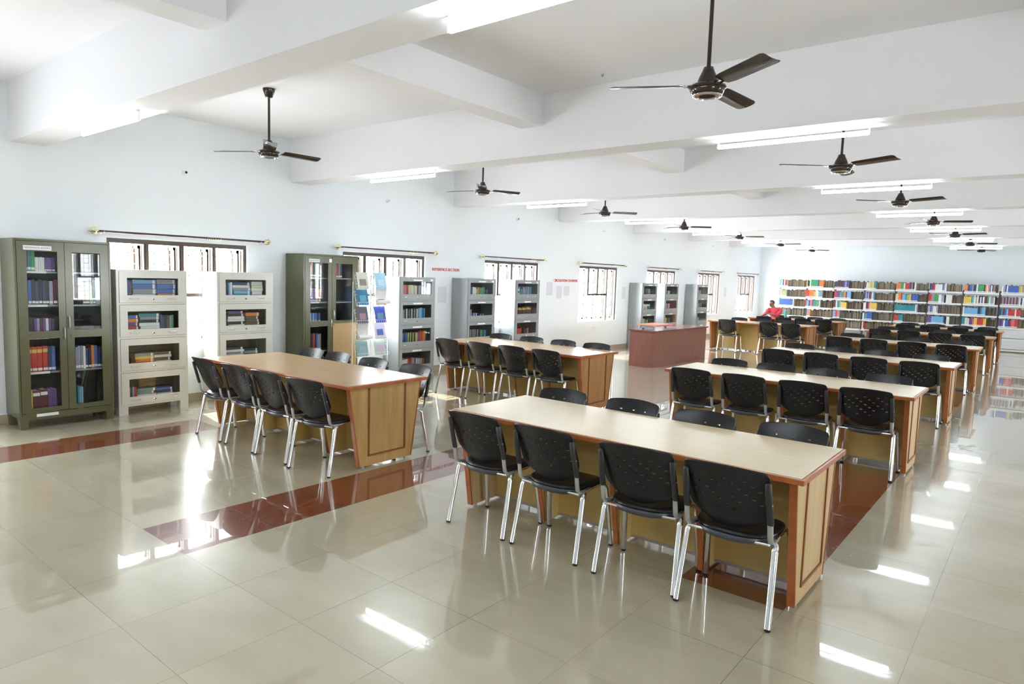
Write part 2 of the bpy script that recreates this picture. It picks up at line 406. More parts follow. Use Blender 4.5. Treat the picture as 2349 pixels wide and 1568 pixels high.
fan = make_fan(); used = False
FANS = [(2.2, 3.95+PB*k, a) for k, a in enumerate((90, 69, 47, 39, 18, 117, 45))] + [(6.90, 4.10+PB*k, a) for k, a in enumerate((87, 96, 99, 21, 108, 24, 60))]
for i, (x, y, a) in enumerate(FANS):
    f = fan if i == 0 else copy_tree(fan)
    f.location = (x, y, 0); f.rotation_euler = (0, 0, R(a))
    side = 'row near the window wall' if i < 7 else 'row over the long table row'
    tag(f, 'dark brown ceiling fan, %s in the %s' % (['nearest', 'second', 'third', 'fourth', 'fifth', 'sixth', 'farthest'][i % 7], side), 'ceiling fan', 'ceiling fans')

# ------------------------------------------------------------------ tube lights
def make_tube():
    t = empty('tube_light')
    B('batten', M_wht, t, (0, 1.18, -0.018, 0.018, 0.050, 0.068))
    m = MB(); m.tube([(0.0, 0, 0.0), (1.18, 0, 0.0)], 0.018, seg=12); m.build('lamp_tube', M_tube, t)
    for x in (-0.012, 1.18): B('end_cap', M_wht, t, (x, x+0.010, -0.010, 0.010, -0.016, 0.067))
    return t
tb = make_tube(); i = 0
for x, nm in ((1.60, 'window side'), (6.30, 'table row side')):
    for k in range(-2, 6):
        o = tb if i == 0 else copy_tree(tb); i += 1
        o.location = (x, 5.79+PB*k, 2.932)
        tag(o, 'lit white fluorescent tube under the %s ceiling beam, %s' % (['hidden', 'nearest visible', 'second', 'third', 'fourth', 'fifth', 'sixth', 'farthest'][k+2], nm), 'tube light', 'fluorescent tubes under the beams')
# pipe stubs high on the left wall and hooks on the ceiling
for k, y in enumerate((4.108, 7.43, 10.87, 14.26, 17.53, 20.97)):
    m = MB(); m.lathe([(0.030, 0), (0.030, 0.012), (0.024, 0.016), (0.024, 0.05), (0.018, 0.05), (0.018, 0.02)], (0, 0, 0), 16, m=M_wht, axis='x')
    m.lathe([(0.017, 0.012), (0.017, 0.049)], (0, 0, 0), 12, m=M_blk2 if k in (0, 2, 4) else M_gry, axis='x')
    o = m.build('wall_pipe_stub'); o.location = (0, y, 2.93)
    tag(o, 'small round pipe stub high on the left wall above the %s window' % NW[k], 'pipe stub', 'pipe stubs on the left wall')
for x, y, w in ((3.52, 4.76, 'left of the first cross beam'), (5.35, 5.35, 'right of the first cross beam')):
    m = MB(); m.lathe([(0.035, HC), (0.035, HC-0.006), (0.01, HC-0.008)], (0, 0, 0), 16, m=M_wht); m.tube([(-0.012, 0, HC-0.006), (0, 0, HC-0.03), (0.012, 0, HC-0.006)], 0.003, m=M_blk2)
    o = m.build('ceiling_hook'); o.location = (x, y, 0); tag(o, 'small fan hook plate on the ceiling, ' + w, 'ceiling hook', 'ceiling hooks')

# ------------------------------------------------------------------ chairs
def make_chair():
    t = empty('library_chair')
    # backrest: curved shell with real slots
    hc = []
    x = -0.165
    cols = [-0.22, -0.208, -0.192]
    x = -0.180
    while x < 0.165:
        cols += [x, x+0.019]; hc.append(len(cols)-2); x += 0.0342
    cols += [0.192, 0.208, 0.22]
    rowsz = [0.0, 0.012, 0.03, 0.055, 0.08]; hr = []
    z = 0.100
    while z < 0.29:
        rowsz += [z, z+0.009]; hr.append(len(rowsz)-2); z += 0.024
    rowsz += [0.318, 0.330, 0.339, 0.345, 0.348]
    H = 0.348
    def half(z):
        w = 0.22
        if z > H-0.035: d = z-(H-0.035); w = 0.22-0.035+math.sqrt(max(0, 0.035**2-d*d))
        if z < 0.16: q = 1-z/0.16; w = 0.22*(1-q**2.8*0.62)
        return w
    m = MB(); V = []
    for z in rowsz:
        h = half(z); r = []
        for c in cols:
            u = c/0.22; X = u*h
            drop = 0.018*u*u if z < 0.1 else 0
            top = -0.012*u*u if z > 0.3 else 0
            Y = -0.165 - 0.30*z - 0.05*(z/H)**2 + 0.9*X*X + (0.09*max(0, 0.08-z)/0.08)*0.12
            r.append(m.bm.verts.new((X, Y+0.004, 0.476+z*1.046+drop*(1-z/0.1)+top*(z-0.3)/0.048)))
        V.append(r)
    holeset = set()
    nc = len(cols)
    for a, i in enumerate(hr):
        for b_, c in enumerate(hc):
            if (b_ + a) % 3 == 0 and not (a < 2 and abs(cols[c]+0.01) > 0.10): holeset.add((i, c))
    colidx = {}
    for i in range(len(rowsz)-1):
        for j in range(nc-1):
            if (i, j) in holeset: continue
            m.face([V[i][j], V[i][j+1], V[i+1][j+1], V[i+1][j]], None, True)
    bmesh.ops.recalc_face_normals(m.bm, faces=m.bm.faces)
    bmesh.ops.solidify(m.bm, geom=m.bm.faces[:], thickness=0.009)
    m.build('backrest', M_blk, t)
    # seat: pad with rounded rear edge and shell below
    def ring(m, hx, hy0, hy1, z, zc, n=36, dy=0.0):
        out = []
        for k in range(n):
            a = 2*PI*k/n; ca, sa = math.cos(a), math.sin(a)
            ex = 0.62 if sa > 0 else 0.80
            X = hx*math.copysign(abs(ca)**ex, ca); Y = (hy1 if sa > 0 else hy0)*math.copysign(abs(sa)**ex, sa)
            zz = z + zc*((X/0.22)**2) - 0.022*max(0, Y/0.21)**4 + 0.02*max(0, -Y/0.2)**3*0
            out.append(m.bm.verts.new((X, Y+0.018, zz)))
        return out
    def shell(name, prof, mt):
        m = MB(); rs = [ring(m, *p) for p in prof]; n = 36
        for i in range(len(rs)-1):
            for k in range(n): m.face([rs[i][k], rs[i][(k+1) % n], rs[i+1][(k+1) % n], rs[i+1][k]], None, True)
        m.face(rs[0], None, True); m.face(rs[-1][::-1], None, True)
        return m.build(name, mt, t)
    shell('seat', [(0.06, 0.06, 0.06, 0.449, 0.006), (0.15, 0.15, 0.14, 0.452, 0.006), (0.205, 0.195, 0.19, 0.460, 0.004), (0.217, 0.205, 0.207, 0.455, 0), (0.219, 0.207, 0.21, 0.446, 0), (0.212, 0.20, 0.202, 0.440, 0), (0.1, 0.1, 0.1, 0.436, 0)], M_blk)
    shell('seat_shell', [(0.10, 0.10, 0.10, 0.438, 0), (0.210, 0.214, 0.20, 0.440, 0), (0.213, 0.220, 0.202, 0.430, 0.002), (0.205, 0.215, 0.19, 0.410, 0.006), (0.17, 0.185, 0.16, 0.397, 0.006), (0.10, 0.12, 0.08, 0.392, 0.0)], M_shell)
    # under frame and uprights
    m = MB()
    for s in (-1, 1):
        m.tube([(s*0.195, 0.17, 0.425), (s*0.215, 0.05, 0.430), (s*0.222, -0.10, 0.432)], 0.011, M_chr, 8)
    m.tube([(-0.22, -0.155, 0.425), (0, -0.155, 0.418), (0.22, -0.155, 0.425)], 0.009, M_chr, 8)
    m.tube([(-0.20, 0.15, 0.418), (0.20, 0.15, 0.418)], 0.009, M_chr, 8)
    m.build('seat_frame', None, t)
    for s in (-1, 1):
        m = MB(); sx = s*0.222
        m.tube([(sx-s*0.008, -0.02, 0.432), (sx, -0.10, 0.432), (sx, -0.150, 0.437), (sx, -0.175, 0.455), (sx, -0.185, 0.49), (sx, -0.197, 0.56), (sx, -0.225, 0.66)], 0.0155, None, 10, flat=0.62, side=Vector((1, 0, 0)))
        u = m.build('backrest_upright', M_gry, t)
        m = MB(); sy = s*0.216; m.tube([(sx, -0.192, 0.545), (sx, -0.207, 0.60), (sy, -0.236, 0.70), (sy, -0.254, 0.765), (sy, -0.256, 0.772)], [0.0185, 0.0185, 0.0185, 0.0175, 0.010], None, 10, flat=0.75, side=Vector((1, 0, 0)))
        m.build('sleeve', M_blk2, u)
    for s in (-1, 1):
        for f in (-1, 1):
            m = MB()
            if f < 0: pts = [(s*0.205, -0.075, 0.424), (s*0.228, -0.105, 0.424), (s*0.234, -0.128, 0.41), (s*0.236, -0.135, 0.385), (s*0.248, -0.213, 0.012)]
            else: pts = [(s*0.195, 0.10, 0.424), (s*0.215, 0.135, 0.424), (s*0.224, 0.155, 0.41), (s*0.227, 0.162, 0.385), (s*0.248, 0.213, 0.012)]
            m.tube(pts, [0.012, 0.015, 0.0172, 0.0175, 0.0175], None, 14, flat=0.78, side=Vector((1, 0, 0)))
            lg = m.build('leg', M_chr, t)
            m = MB(); m.lathe([(0.013, 0.0), (0.0165, 0.003), (0.0168, 0.013)], (s*0.2483, f*0.2137, 0), 12); m.build('foot_cap', M_blk2, lg)
    return t
chair0 = make_chair(); nch = 0
def place_chair(x, y, rot, label, group):
    global nch
    o = chair0 if nch == 0 else copy_tree(chair0); nch += 1
    o.location = (x, y, 0); o.rotation_euler = (0, 0, R(rot)); tag(o, label, 'chair', group)
    return o

# ------------------------------------------------------------------ tables
def make_table(Lx, Wy, H, m_top, m_end, style):
    t = empty('reading_table'); th = 0.030
    m = MB(); m.box(0.004, Lx-0.004, 0.004, Wy-0.004, H-th, H); m.build('tabletop', m_top, t)
    m = MB(); r = 0.014
    for (x0, x1, y0, y1) in ((-0.012, Lx+0.012, -0.012, 0.004), (-0.012, Lx+0.012, Wy-0.004, Wy+0.012), (-0.012, 0.004, 0.004, Wy-0.004), (Lx-0.004, Lx+0.012, 0.004, Wy-0.004)):
        m.box(x0, x1, y0, y1, H-th-0.004, H-0.002, bev=0.006)
    m.build('edge_strip', M_edge, t)
    ob, ot = 0.16, 0.045     # inset of the end panel's foot and head
    zt = H-th
    def trap(b, x0, x1, z0=0.02, grow=0.0):
        b.prism([(ob-grow, z0), (Wy-ob+grow, z0), (Wy-ot+grow, zt), (ot-grow, zt)], x0, x1, 'x')
    for s in (0, 1):
        xo = 0.03 if s == 0 else Lx-0.03-0.042
        b = MB(); trap(b, xo+0.004, xo+0.038); pn = b.build('end_panel', m_end, t)
        for sgn in (0, 1):
            if sgn == 0: P_ = [(ob-0.012, 0.02), (ob, 0.02), (ot, zt), (ot-0.012, zt)]
            else: P_ = [(Wy-ob+0.012, 0.02), (Wy-ob, 0.02), (Wy-ot, zt), (Wy-ot+0.012, zt)]
            b = MB(); b.prism(P_, xo, xo+0.042, 'x'); b.build('panel_edge', M_edge, pn)
        # U-shaped moulding on the outer face
        b = MB(); xf = xo+0.038 if s == 1 else xo-0.004; x0, x1 = (xf, xf+0.008) if s == 1 else (xf, xf+0.008)
        ya, yb = Wy*0.27, Wy*0.735
        b.box(x0, x1, ya, ya+0.016, 0.12, zt-0.002); b.box(x0, x1, yb, yb+0.016, 0.12, zt-0.002); b.box(x0, x1, ya, yb+0.016, 0.105, 0.12)
        b.build('moulding', M_mld, pn)
        for yy in (ob+0.05, Wy-ob-0.05):
            m = MB(); m.lathe([(0.014, 0), (0.014, 0.02)], (xo+0.021, yy, 0), 10); m.build('glide', M_gry, pn)
    ym = Wy*0.5
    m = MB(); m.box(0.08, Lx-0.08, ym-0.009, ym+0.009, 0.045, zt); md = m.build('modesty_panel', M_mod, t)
    m = MB(); m.box(0.08, Lx-0.08, ym-0.013, ym+0.013, 0.028, 0.045); m.build('bottom_rail', M_gry, md)
    for k in range(3):
        xf = (0.662, 1.262, 1.845)[k]*(Lx/2.45)
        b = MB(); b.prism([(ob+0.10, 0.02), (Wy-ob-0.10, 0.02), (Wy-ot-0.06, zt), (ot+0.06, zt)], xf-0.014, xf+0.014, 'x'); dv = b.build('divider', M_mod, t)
        b = MB(); b.prism([(ob+0.088, 0.02), (ob+0.10, 0.02), (ot+0.06, zt), (ot+0.048, zt)], xf-0.016, xf+0.016, 'x')
        b.build('divider_edge', M_edge, dv); b = MB(); b.prism([(Wy-ob-0.088, 0.02), (Wy-ob-0.10, 0.02), (Wy-ot-0.06, zt), (Wy-ot-0.048, zt)], xf-0.016, xf+0.016, 'x')
        b.build('divider_edge', M_edge, dv)
    return t
HT = 0.77
TR = [3.535, 7.0, 10.13, 13.75, 17.35, 20.25]
tabR = make_table(2.45, 0.865, HT, M_top, M_pan, 0)
tabL = make_table(2.52, 0.92, HT, M_topw, M_panA, 1)
tabB = make_table(2.52, 0.92, HT, M_topw, M_panB, 1)
TNAME = ['front table of the long row', 'second table of the long row', 'third table of the long row', 'fourth table of the long row', 'fifth table of the long row', 'last table of the long row']
for i, y in enumerate(TR):
    o = tabR if i == 0 else copy_tree(tabR); o.location = (5.325, y, 0)
    tag(o, ['large pale wood reading table with red-brown edges, closest to the camera', 'pale wood reading table directly behind the closest table', 'pale wood reading table, third from the camera in the right row', 'pale wood reading table, fourth from the camera in the right row',
            'pale wood reading table, fifth from the camera in the right row', 'darker looking reading table at the far end of the right row, before the racks'][i], 'table', 'reading tables in the right row')
LT = [(1.53, 3.56, tabL, 'golden wood reading table at left, in front of the cream bookcases'), (1.545, 7.18, tabB, 'orange-brown wood reading table in front of the grey bookcases'),
      (1.60, 17.13, None, 'wooden reading table beyond the reddish desk, three chairs on its near side'), (1.60, 20.15, None, 'wooden reading table where the person in red sits')]
for i, (x, y, src, lab) in enumerate(LT):
    o = src if src is not None else copy_tree(tabB)
    o.location = (x, y, 0); tag(o, lab, 'table', 'reading tables in the left row')

SPOT = ['leftmost', 'second from left', 'third from left', 'rightmost']
def chair_row(xs, y, rot, where, side, names=None, rots=None):
    for k, x in enumerate(xs):
        place_chair(x, y+random.uniform(-.008, .008), rot+(rots[k] if rots else random.uniform(-1.5, 1.5)), 'black chair, %s on %s side of the %s' % ((names or SPOT)[k], side, where), 'black chairs around the %s' % where)
RX = {0: ([5.72, 6.295, 6.915, 7.452], [5.62, 6.25, 6.84, 7.43]), 1: ([5.72, 6.29, 6.86, 7.42], [5.68, 6.24, 6.79, 7.40]), 2: ([5.66, 6.24, 6.83, 7.42], [5.62, 6.23, 6.77, 7.40]),
      3: ([5.64, 6.22, 6.81, 7.40], [5.61, 6.17, 6.76, 7.39]), 4: ([5.67, 6.24, 6.83, 7.42], [5.62, 6.21, 6.79, 7.40]), 5: ([5.74, 6.29, 6.88, 7.44], [5.66, 6.28, 6.88, 7.43])}
CT = ['closest table', 'second right-row table', 'third right-row table', 'fourth right-row table', 'fifth right-row table', 'last right-row table']
for i, y in enumerate(TR):
    chair_row(RX[i][0], y+0.04, 0, CT[i], 'near', rots=(0.5, 0.3, 5.0 if i == 0 else 2.0, 0.8))
    chair_row(RX[i][1], y+0.865-0.125, 180, CT[i], 'far')
chair_row([2.02, 2.62, 3.17, 3.75], 3.565, 0, 'golden table at left', 'near', rots=(-1, 0.5, 1, 8))
chair_row([1.98, 2.46, 3.10, 3.74], 4.375, 180, 'golden table at left', 'far')
chair_row([1.90, 2.50, 3.08, 3.67], 7.22, 0, 'orange-brown table', 'near')
chair_row([1.85, 2.46, 3.06, 3.64], 7.99, 180, 'orange-brown table', 'far')
chair_row([2.19, 3.25, 3.775], 17.17, 0, 'table beyond the reddish desk', 'near', ['leftmost', 'middle', 'rightmost'])
chair_row([2.04, 2.69, 3.25, 3.775], 17.95, 180, 'table beyond the reddish desk', 'far')
chair_row([2.13, 2.68, 3.22, 3.76], 20.19, 0, 'table of the person in red', 'near')
chair_row([2.14, 2.66, 3.20, 3.82], 21.02, 180, 'table of the person in red', 'far')

# ------------------------------------------------------------------ books
PAL = dict(k=(0.02, 0.02, 0.025), n=(0.03, 0.045, 0.13), b=(0.05, 0.12, 0.42), c=(0.17, 0.42, 0.68), t=(0.03, 0.25, 0.30), g=(0.05, 0.30, 0.11), l=(0.36, 0.40, 0.12),
           y=(0.72, 0.50, 0.08), o=(0.68, 0.20, 0.04), r=(0.52, 0.045, 0.035), p=(0.62, 0.16, 0.20), u=(0.14, 0.07, 0.26), v=(0.36, 0.34, 0.52), m=(0.15, 0.03, 0.045),
           w=(0.72, 0.73, 0.72), e=(0.62, 0.55, 0.38), s=(0.26, 0.28, 0.30), d=(0.12, 0.075, 0.045))
CN = dict(k='black', n='navy', b='blue', c='sky blue', t='teal', g='green', l='olive green', y='yellow', o='orange', r='red', p='pink', u='purple', v='lavender', m='maroon', w='white', e='cream', s='grey', d='brown')
M_page = mat('book_pages', (0.62, 0.56, 0.44), 0.8, var=0.08, bs=30)
BM = {k: mat('%s_book_cover' % CN[k].replace(' ', '_'), v, 0.35) for k, v in PAL.items()}
M_bandy = mat('gilt_band', (0.70, 0.45, 0.08), 0.4)
def book_geo(m, f, cover, label, band):
    """unit book through f(x,y,z); spine at y=0, x thickness, z height"""
    def bx(x0, x1, y0, y1, z0, z1, mt):
        V = [m.bm.verts.new(f(x, y, z)) for x in (x0, x1) for y in (y0, y1) for z in (z0, z1)]
        for q in ((0, 1, 3, 2), (4, 6, 7, 5), (0, 4, 5, 1), (2, 3, 7, 6), (0, 2, 6, 4), (1, 5, 7, 3)): m.face([V[i] for i in q], mt)
    bx(0.02, 0.12, 0.0, 1, 0, 1, cover); bx(0.88, 0.98, 0.0, 1, 0, 1, cover)
    bx(0.12, 0.88, 0.0, 0.02, 0, 1, cover); bx(0.12, 0.88, 0.02, 0.97, 0.02, 0.975, M_page)
    if label: bx(0.06, 0.94, -0.006, 0.0, 0.06, 0.16, M_lab)
    if band:
        bx(0.03, 0.97, -0.004, 0.0, 0.76, 0.90, M_bandy if band == 1 else M_lab)
meshes = {}
def book_mesh(c, label=True, band=0):
    key = (c, label, band)
    if key not in meshes:
        m = MB(); book_geo(m, lambda x, y, z: (x, y, z), BM[c], label, band)
        o = m.build('book', link=False); meshes[key] = o.data; bpy.data.objects.remove(o)
    return meshes[key]
nb = 0; ALL = []
CAMP = Vector((CX, 0, CZ))
def book(Mx, c, label, group, band=0, lab=True):
    """collected here, built together once the sizes of all are known"""
    global nb
    nb += 1
    ctr = Mx @ Vector((0.5, 0, 0.5)); d = (ctr-CAMP).length
    ax = [Vector(Mx.col[i][:3]).length for i in (0, 2)]
    vis = ax[0]*ax[1]
    if ctr.x < 1: vis *= max(0.1, (CX-ctr.x)/d)
    ALL.append((vis/d/d, Mx, c, label, group, band, lab))
def basis(o, ax, ay, az):
    m = Matrix.Identity(4)
    for i in range(3): m[i][0] = ax[i]; m[i][1] = ay[i]; m[i][2] = az[i]; m[i][3] = o[i]
    return m
def upright_row(spec, xf, y0, z, where, group, dep=0.17, ymax=99):
    """books on a shelf of a unit at the left wall; spec: list of (colour string, thickness, height[, band])"""
    y = y0; n = 0
    for it in spec:
        cs, th, h = it[:3]; band = it[3] if len(it) > 3 else 0
        for c in cs:
            if y+th > ymax: break
            if c == '.': y += th; continue
            hh = h*random.uniform(0.96, 1.03); d = dep*random.uniform(0.92, 1.0); x = xf - random.uniform(0, 0.012)
            book(basis((x, y, z), (0, th, 0), (-d, 0, 0), (0, 0, hh)), c, '%s book, %s from left on %s' % (CN[c], ORD[min(n, 27)], where), group, band)
            y += th+0.0008; n += 1
    return y
def flat_stack(cs, xf, y0, z, L, where, group, th=0.03, dep=0.17):
    zz = z
    for n, c in enumerate(cs):
        t_ = th*random.uniform(0.95, 1.32); l_ = L*random.uniform(0.86, 1.0); y = y0+random.uniform(0, L-l_)
        book(basis((xf-random.uniform(0, .015), y+l_, zz), (0, 0, t_), (-dep*random.uniform(.9, 1), 0, 0), (0, -l_, 0)), c, '%s book, %s in the %s' % (CN[c], ORD[n] if n else 'lowest', where), group)
        zz += t_+0.0006
    return y0+L

# ------------------------------------------------------------------ green cupboards
def loop_handle(p, m, x, y, z, dy=0, dz=0, r=0.005, out=0.03):
    b = MB(); b.tube([(x, y, z), (x+out*.8, y+dy*.05, z+dz*.05), (x+out, y+dy*.2, z+dz*.2), (x+out, y+dy*.8, z+dz*.8), (x+out*.8, y+dy*.95, z+dz*.95), (x, y+dy, z+dz)], r, seg=8)
    return b.build('handle', m, p)
def cupboard(y0, W_, x1, label, kraft, y_l=None):
    H_ = 1.985; D_ = x1-0.03
    t = empty('steel_cupboard', (0.03, y0, 0)); tag(t, label, 'cupboard', 'green steel cupboards')
    z0 = 0.12
    m = MB()
    m.box(0, D_-0.02, 0, 0.018, z0, H_); m.box(0, D_-0.02, W_-0.018, W_, z0, H_); m.box(0, 0.01, 0.018, W_-0.018, z0, H_)
    m.box(0, D_-0.02, 0.018, W_-0.018, z0, z0+0.03); m.box(0, D_-0.02, 0.018, W_-0.018, H_-0.02, H_)
    m.build('carcass', M_grn, t)
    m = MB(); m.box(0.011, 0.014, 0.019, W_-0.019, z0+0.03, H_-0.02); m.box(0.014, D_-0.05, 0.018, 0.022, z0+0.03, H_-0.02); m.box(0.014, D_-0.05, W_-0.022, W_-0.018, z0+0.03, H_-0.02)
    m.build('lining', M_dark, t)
    m = MB()   # face frame rim
    m.box(D_-0.02, D_, 0, 0.022, z0-0.02, H_, bev=0.004); m.box(D_-0.02, D_, W_-0.022, W_, z0-0.02, H_, bev=0.004); m.box(D_-0.02, D_, 0.022, W_-0.022, H_-0.022, H_); m.box(D_-0.02, D_, 0.022, W_-0.022, z0-0.02, z0+0.045)
    m.build('front_rim', M_grn, t)
    for y in (0.0, W_-0.085):
        for x in (0.02, D_-0.09):
            m = MB(); m.prism([(y, z0), (y+0.085, z0), (y+0.075, 0), (y+0.01, 0)], x, x+0.085, 'x'); m.build('foot', M_grn, t)
    for z in (0.59, 0.96, 1.30, 1.65):
        m = MB(); m.box(0.015, D_-0.06, 0.023, W_-0.023, z-0.018, z)
        sh = m.build('shelf', M_gst, t)
        B('shelf_label', M_lab, sh, (D_-0.06, D_-0.058, 0.10, 0.30, z-0.020, z+0.004))
    mid = W_/2
    for s in (0, 1):
        ya, yb = (0.024, mid-0.002) if s == 0 else (mid+0.002, W_-0.024)
        d = MB(); x0, x1_ = D_-0.016, D_+0.003; zb, zt = z0+0.05, H_-0.026
        ga, gb = (ya+0.085, yb-0.065) if s == 0 else (ya+0.070, yb-0.085)
        zs = [(0.22, 0.95), (1.03, 1.86)]
        if kraft and s == 1: zs = [(1.03, 1.86)]
        d.box(x0, x1_, ya, ga, zb, zt); d.box(x0, x1_, gb, yb, zb, zt)
        cuts = [zb] + [v for q in zs for v in q] + [zt]
        for i in range(0, len(cuts), 2): d.box(x0, x1_, ga, gb, cuts[i], cuts[i+1])
        door = d.build('door', M_grn, t)
        for a, b in zs: B('glass_pane', M_glass, door, (D_-0.010, D_-0.007, ga, gb, a, b))
        if kraft and s == 1: B('paper_cover', M_kraft, door, (D_+0.003, D_+0.006, ya+0.02, yb-0.005, 0.16, 0.985))
        hy = yb-0.022 if s == 0 else ya+0.022
        loop_handle(door, M_chr if kraft else M_gry, D_+0.003, hy, 0.93 if s == 0 else 1.05, 0, 0.13, 0.006, 0.028)
        if s == 1:
            m = MB(); m.lathe([(0.009, D_+0.003), (0.009, D_+0.006)], (0, hy+0.015, 0.97), 10, axis='x'); m.build('keyhole', M_blk2, door)
        if s == 0:
            lb = B('title_label', M_lab, door, (D_+0.003, D_+0.0045, ya+0.06, ya+0.06+(0.25 if not kraft else 0.18), H_-0.115, H_-0.07))
            tx = text_mesh('title_lettering', 'REFERENCE BOOKS', 0.026 if not kraft else 0.018, M_ink, lb, 0.0004)
            tx.matrix_basis = basis((D_+0.0052, ya+0.06+(0.125 if not kraft else 0.09), H_-0.0925), (0, 1, 0), (0, 0, 1), (1, 0, 0))
    if not kraft: B('lower_label', M_lab, t, (D_, D_+0.0015, 0.15, 0.35, z0+0.005, z0+0.035))
    else: B('number_label', M_lab, t, (D_+0.003, D_+0.0045, mid-0.05, mid-0.005, H_-0.11, H_-0.06))
    return t
cupboard(2.15, 0.90, 0.47, 'tall olive green steel cupboard with glazed doors at the left edge', False)
cupboard(5.53, 0.95, 0.47, 'tall olive green steel cupboard with brown paper over one lower door', True)
G1 = 'shelf of left green cupboard'; gg = 'books in the left green cupboard'
xf = 0.40
e_ = upright_row([('t', .022, .26), ('c', .02, .25), ('r', .028, .255), ('t', .03, .27), ('g', .034, .26), ('wwwww', .0165, .15), ('uuuuuu', .0155, .15)], xf, 2.215, 1.65, 'top ' + G1, gg)
e_ = upright_row([('cc', .034, .255), ('bknknk', .031, .26), ('vms', .034, .26)], xf, 2.215, 1.30, 'second ' + G1, gg)
e_ = upright_row([('kk', .055, .205), ('uvmuwu', .026, .20), ('nk', .03, .2)], xf, 2.215, .96, 'third ' + G1, gg)
e_ = upright_row([('s', .045, .255), ('rrrr', .047, .27, 1), ('nb', .034, .27)], xf, 2.205, .59, 'fourth ' + G1, gg)
e_ = upright_row([('y', .062, .25), ('mm', .068, .25, 2), ('uu', .04, .24)], xf, 2.23, .150, 'bottom ' + G1, gg)
upright_row([('d', .07, .20), ('lt', .03, .21), ('w', .055, .27)], xf, 2.79, 1.30, 'second %s, right door' % G1, gg)
upright_row([('vvsw', .024, .25), ('nk', .028, .23), ('o', .03, .25), ('b', .03, .25), ('nnn', .034, .235)], xf, 2.70, .59, 'fourth %s, right door' % G1, gg)
upright_row([('tcsc', .014, .24)], xf, 2.71, .150, 'bottom %s, right door' % G1, gg)
G2 = 'shelf of the far green cupboard'; gg = 'books in the far green cupboard'
upright_row([('bbn', .026, .26), ('o', .03, .27), ('ktgsk', .028, .25)], xf, 5.62, 1.65, 'top ' + G2, gg)
upright_row([('cbuuvo', .04, .19)], xf, 5.62, 1.30, 'second ' + G2, gg)
upright_row([('wcwbcbbnb', .026, .18)], xf, 5.62, .96, 'third ' + G2, gg)
upright_row([('tt', .035, .25), ('kmrkb', .024, .25), ('ss', .03, .24)], xf, 5.62, .59, 'fourth ' + G2, gg)
upright_row([('rrr', .025, .2), ('sn', .03, .22)], xf, 6.10, 1.65, 'top %s behind right door' % G2, gg)

# ------------------------------------------------------------------ barrister bookcases
def bookcase(y0, W_, mt, label, group, grey, wide_side=None):
    t = empty('glazed_bookcase', (0.02, y0, 0)); tag(t, label, 'bookcase', group)
    D_ = 0.37; H_ = 1.695; ms = mt
    zs = [0.105+0.3965*k for k in range(4)]; ch = 0.3965
    m = MB(); m.box(0, D_-0.018, 0, 0.012, 0.1, H_, ms); m.box(0, D_-0.018, W_-0.012, W_, 0.1, H_, ms); m.box(0, 0.008, 0.012, W_-0.012, 0.1, H_, ms)
    m.box(0, D_-0.018, 0.012, W_-0.012, H_-0.012, H_, ms)
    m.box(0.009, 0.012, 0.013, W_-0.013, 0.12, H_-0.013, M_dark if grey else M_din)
    # front rails framing the doors
    m.box(D_-0.018, D_, 0, 0.028, 0.1, H_, ms); m.box(D_-0.018, D_, W_-0.028, W_, 0.1, H_, ms)
    for z in zs + [H_-0.018]: m.box(D_-0.018, D_, 0.028, W_-0.028, z-0.004, z+0.018, ms)
    m.build('carcass', None, t)
    for z in zs: B('shelf', ms, t, (0.013, D_-0.022, 0.013, W_-0.013, z, z+0.012))
    for a, b in ((0, 0.10), (W_-0.10, W_)):
        m = MB(); m.box(D_-0.09, D_-0.002, a, b, 0, 0.1); m.build('foot', ms, t)
        m = MB(); m.box(0.02, 0.10, a, b, 0, 0.1); m.build('foot', ms, t)
    for k, z in enumerate(zs):
        za, zb = z+0.020, z+ch-0.007 if k < 3 else H_-0.020
        ya, yb = 0.031, W_-0.031; x0, x1_ = D_-0.012, D_+0.006
        ga, gb = (0.115, W_-0.105) if not grey else (0.085, W_-0.085)
        gz, gt = (za+0.085, zb-0.075) if not grey else (za+0.095, zb-0.055)
        d = MB(); d.box(x0, x1_, ya, ga, za, zb); d.box(x0, x1_, gb, yb, za, zb); d.box(x0, x1_, ga, gb, za, gz); d.box(x0, x1_, ga, gb, gt, zb)
        door = d.build('flap_door', ms, t)
        B('glass_pane', M_glass, door, (D_-0.005, D_-0.002, ga, gb, gz, gt))
        for yy in (ga+0.02, gb-0.13): loop_handle(door, M_chr, D_+0.006, yy, za+0.048, 0.10 if not grey else 0.075, 0, 0.005, 0.022)
        m = MB(); m.lathe([(0.014, D_+0.006), (0.014, D_+0.010), (0.008, D_+0.012)], (0, W_/2, za+0.040), 14, m=M_chr, axis='x'); m.lathe([(0.007, D_+0.012), (0.007, D_+0.0135)], (0, W_/2, za+0.040), 10, m=M_blk2, axis='x'); m.build('lock', None, door)
        if grey: B('compartment_label', M_lab, door, (D_+0.006, D_+0.0075, W_*0.38, W_*0.64, gt+0.012, gt+0.034))
    if grey:
        B('number_label', M_lab, t, (D_+0.006, D_+0.0075, W_-0.12, W_-0.06, H_-0.065, H_-0.03))
    return [z+0.013 for z in zs][::-1]
CO = ['top', 'second', 'third', 'bottom']
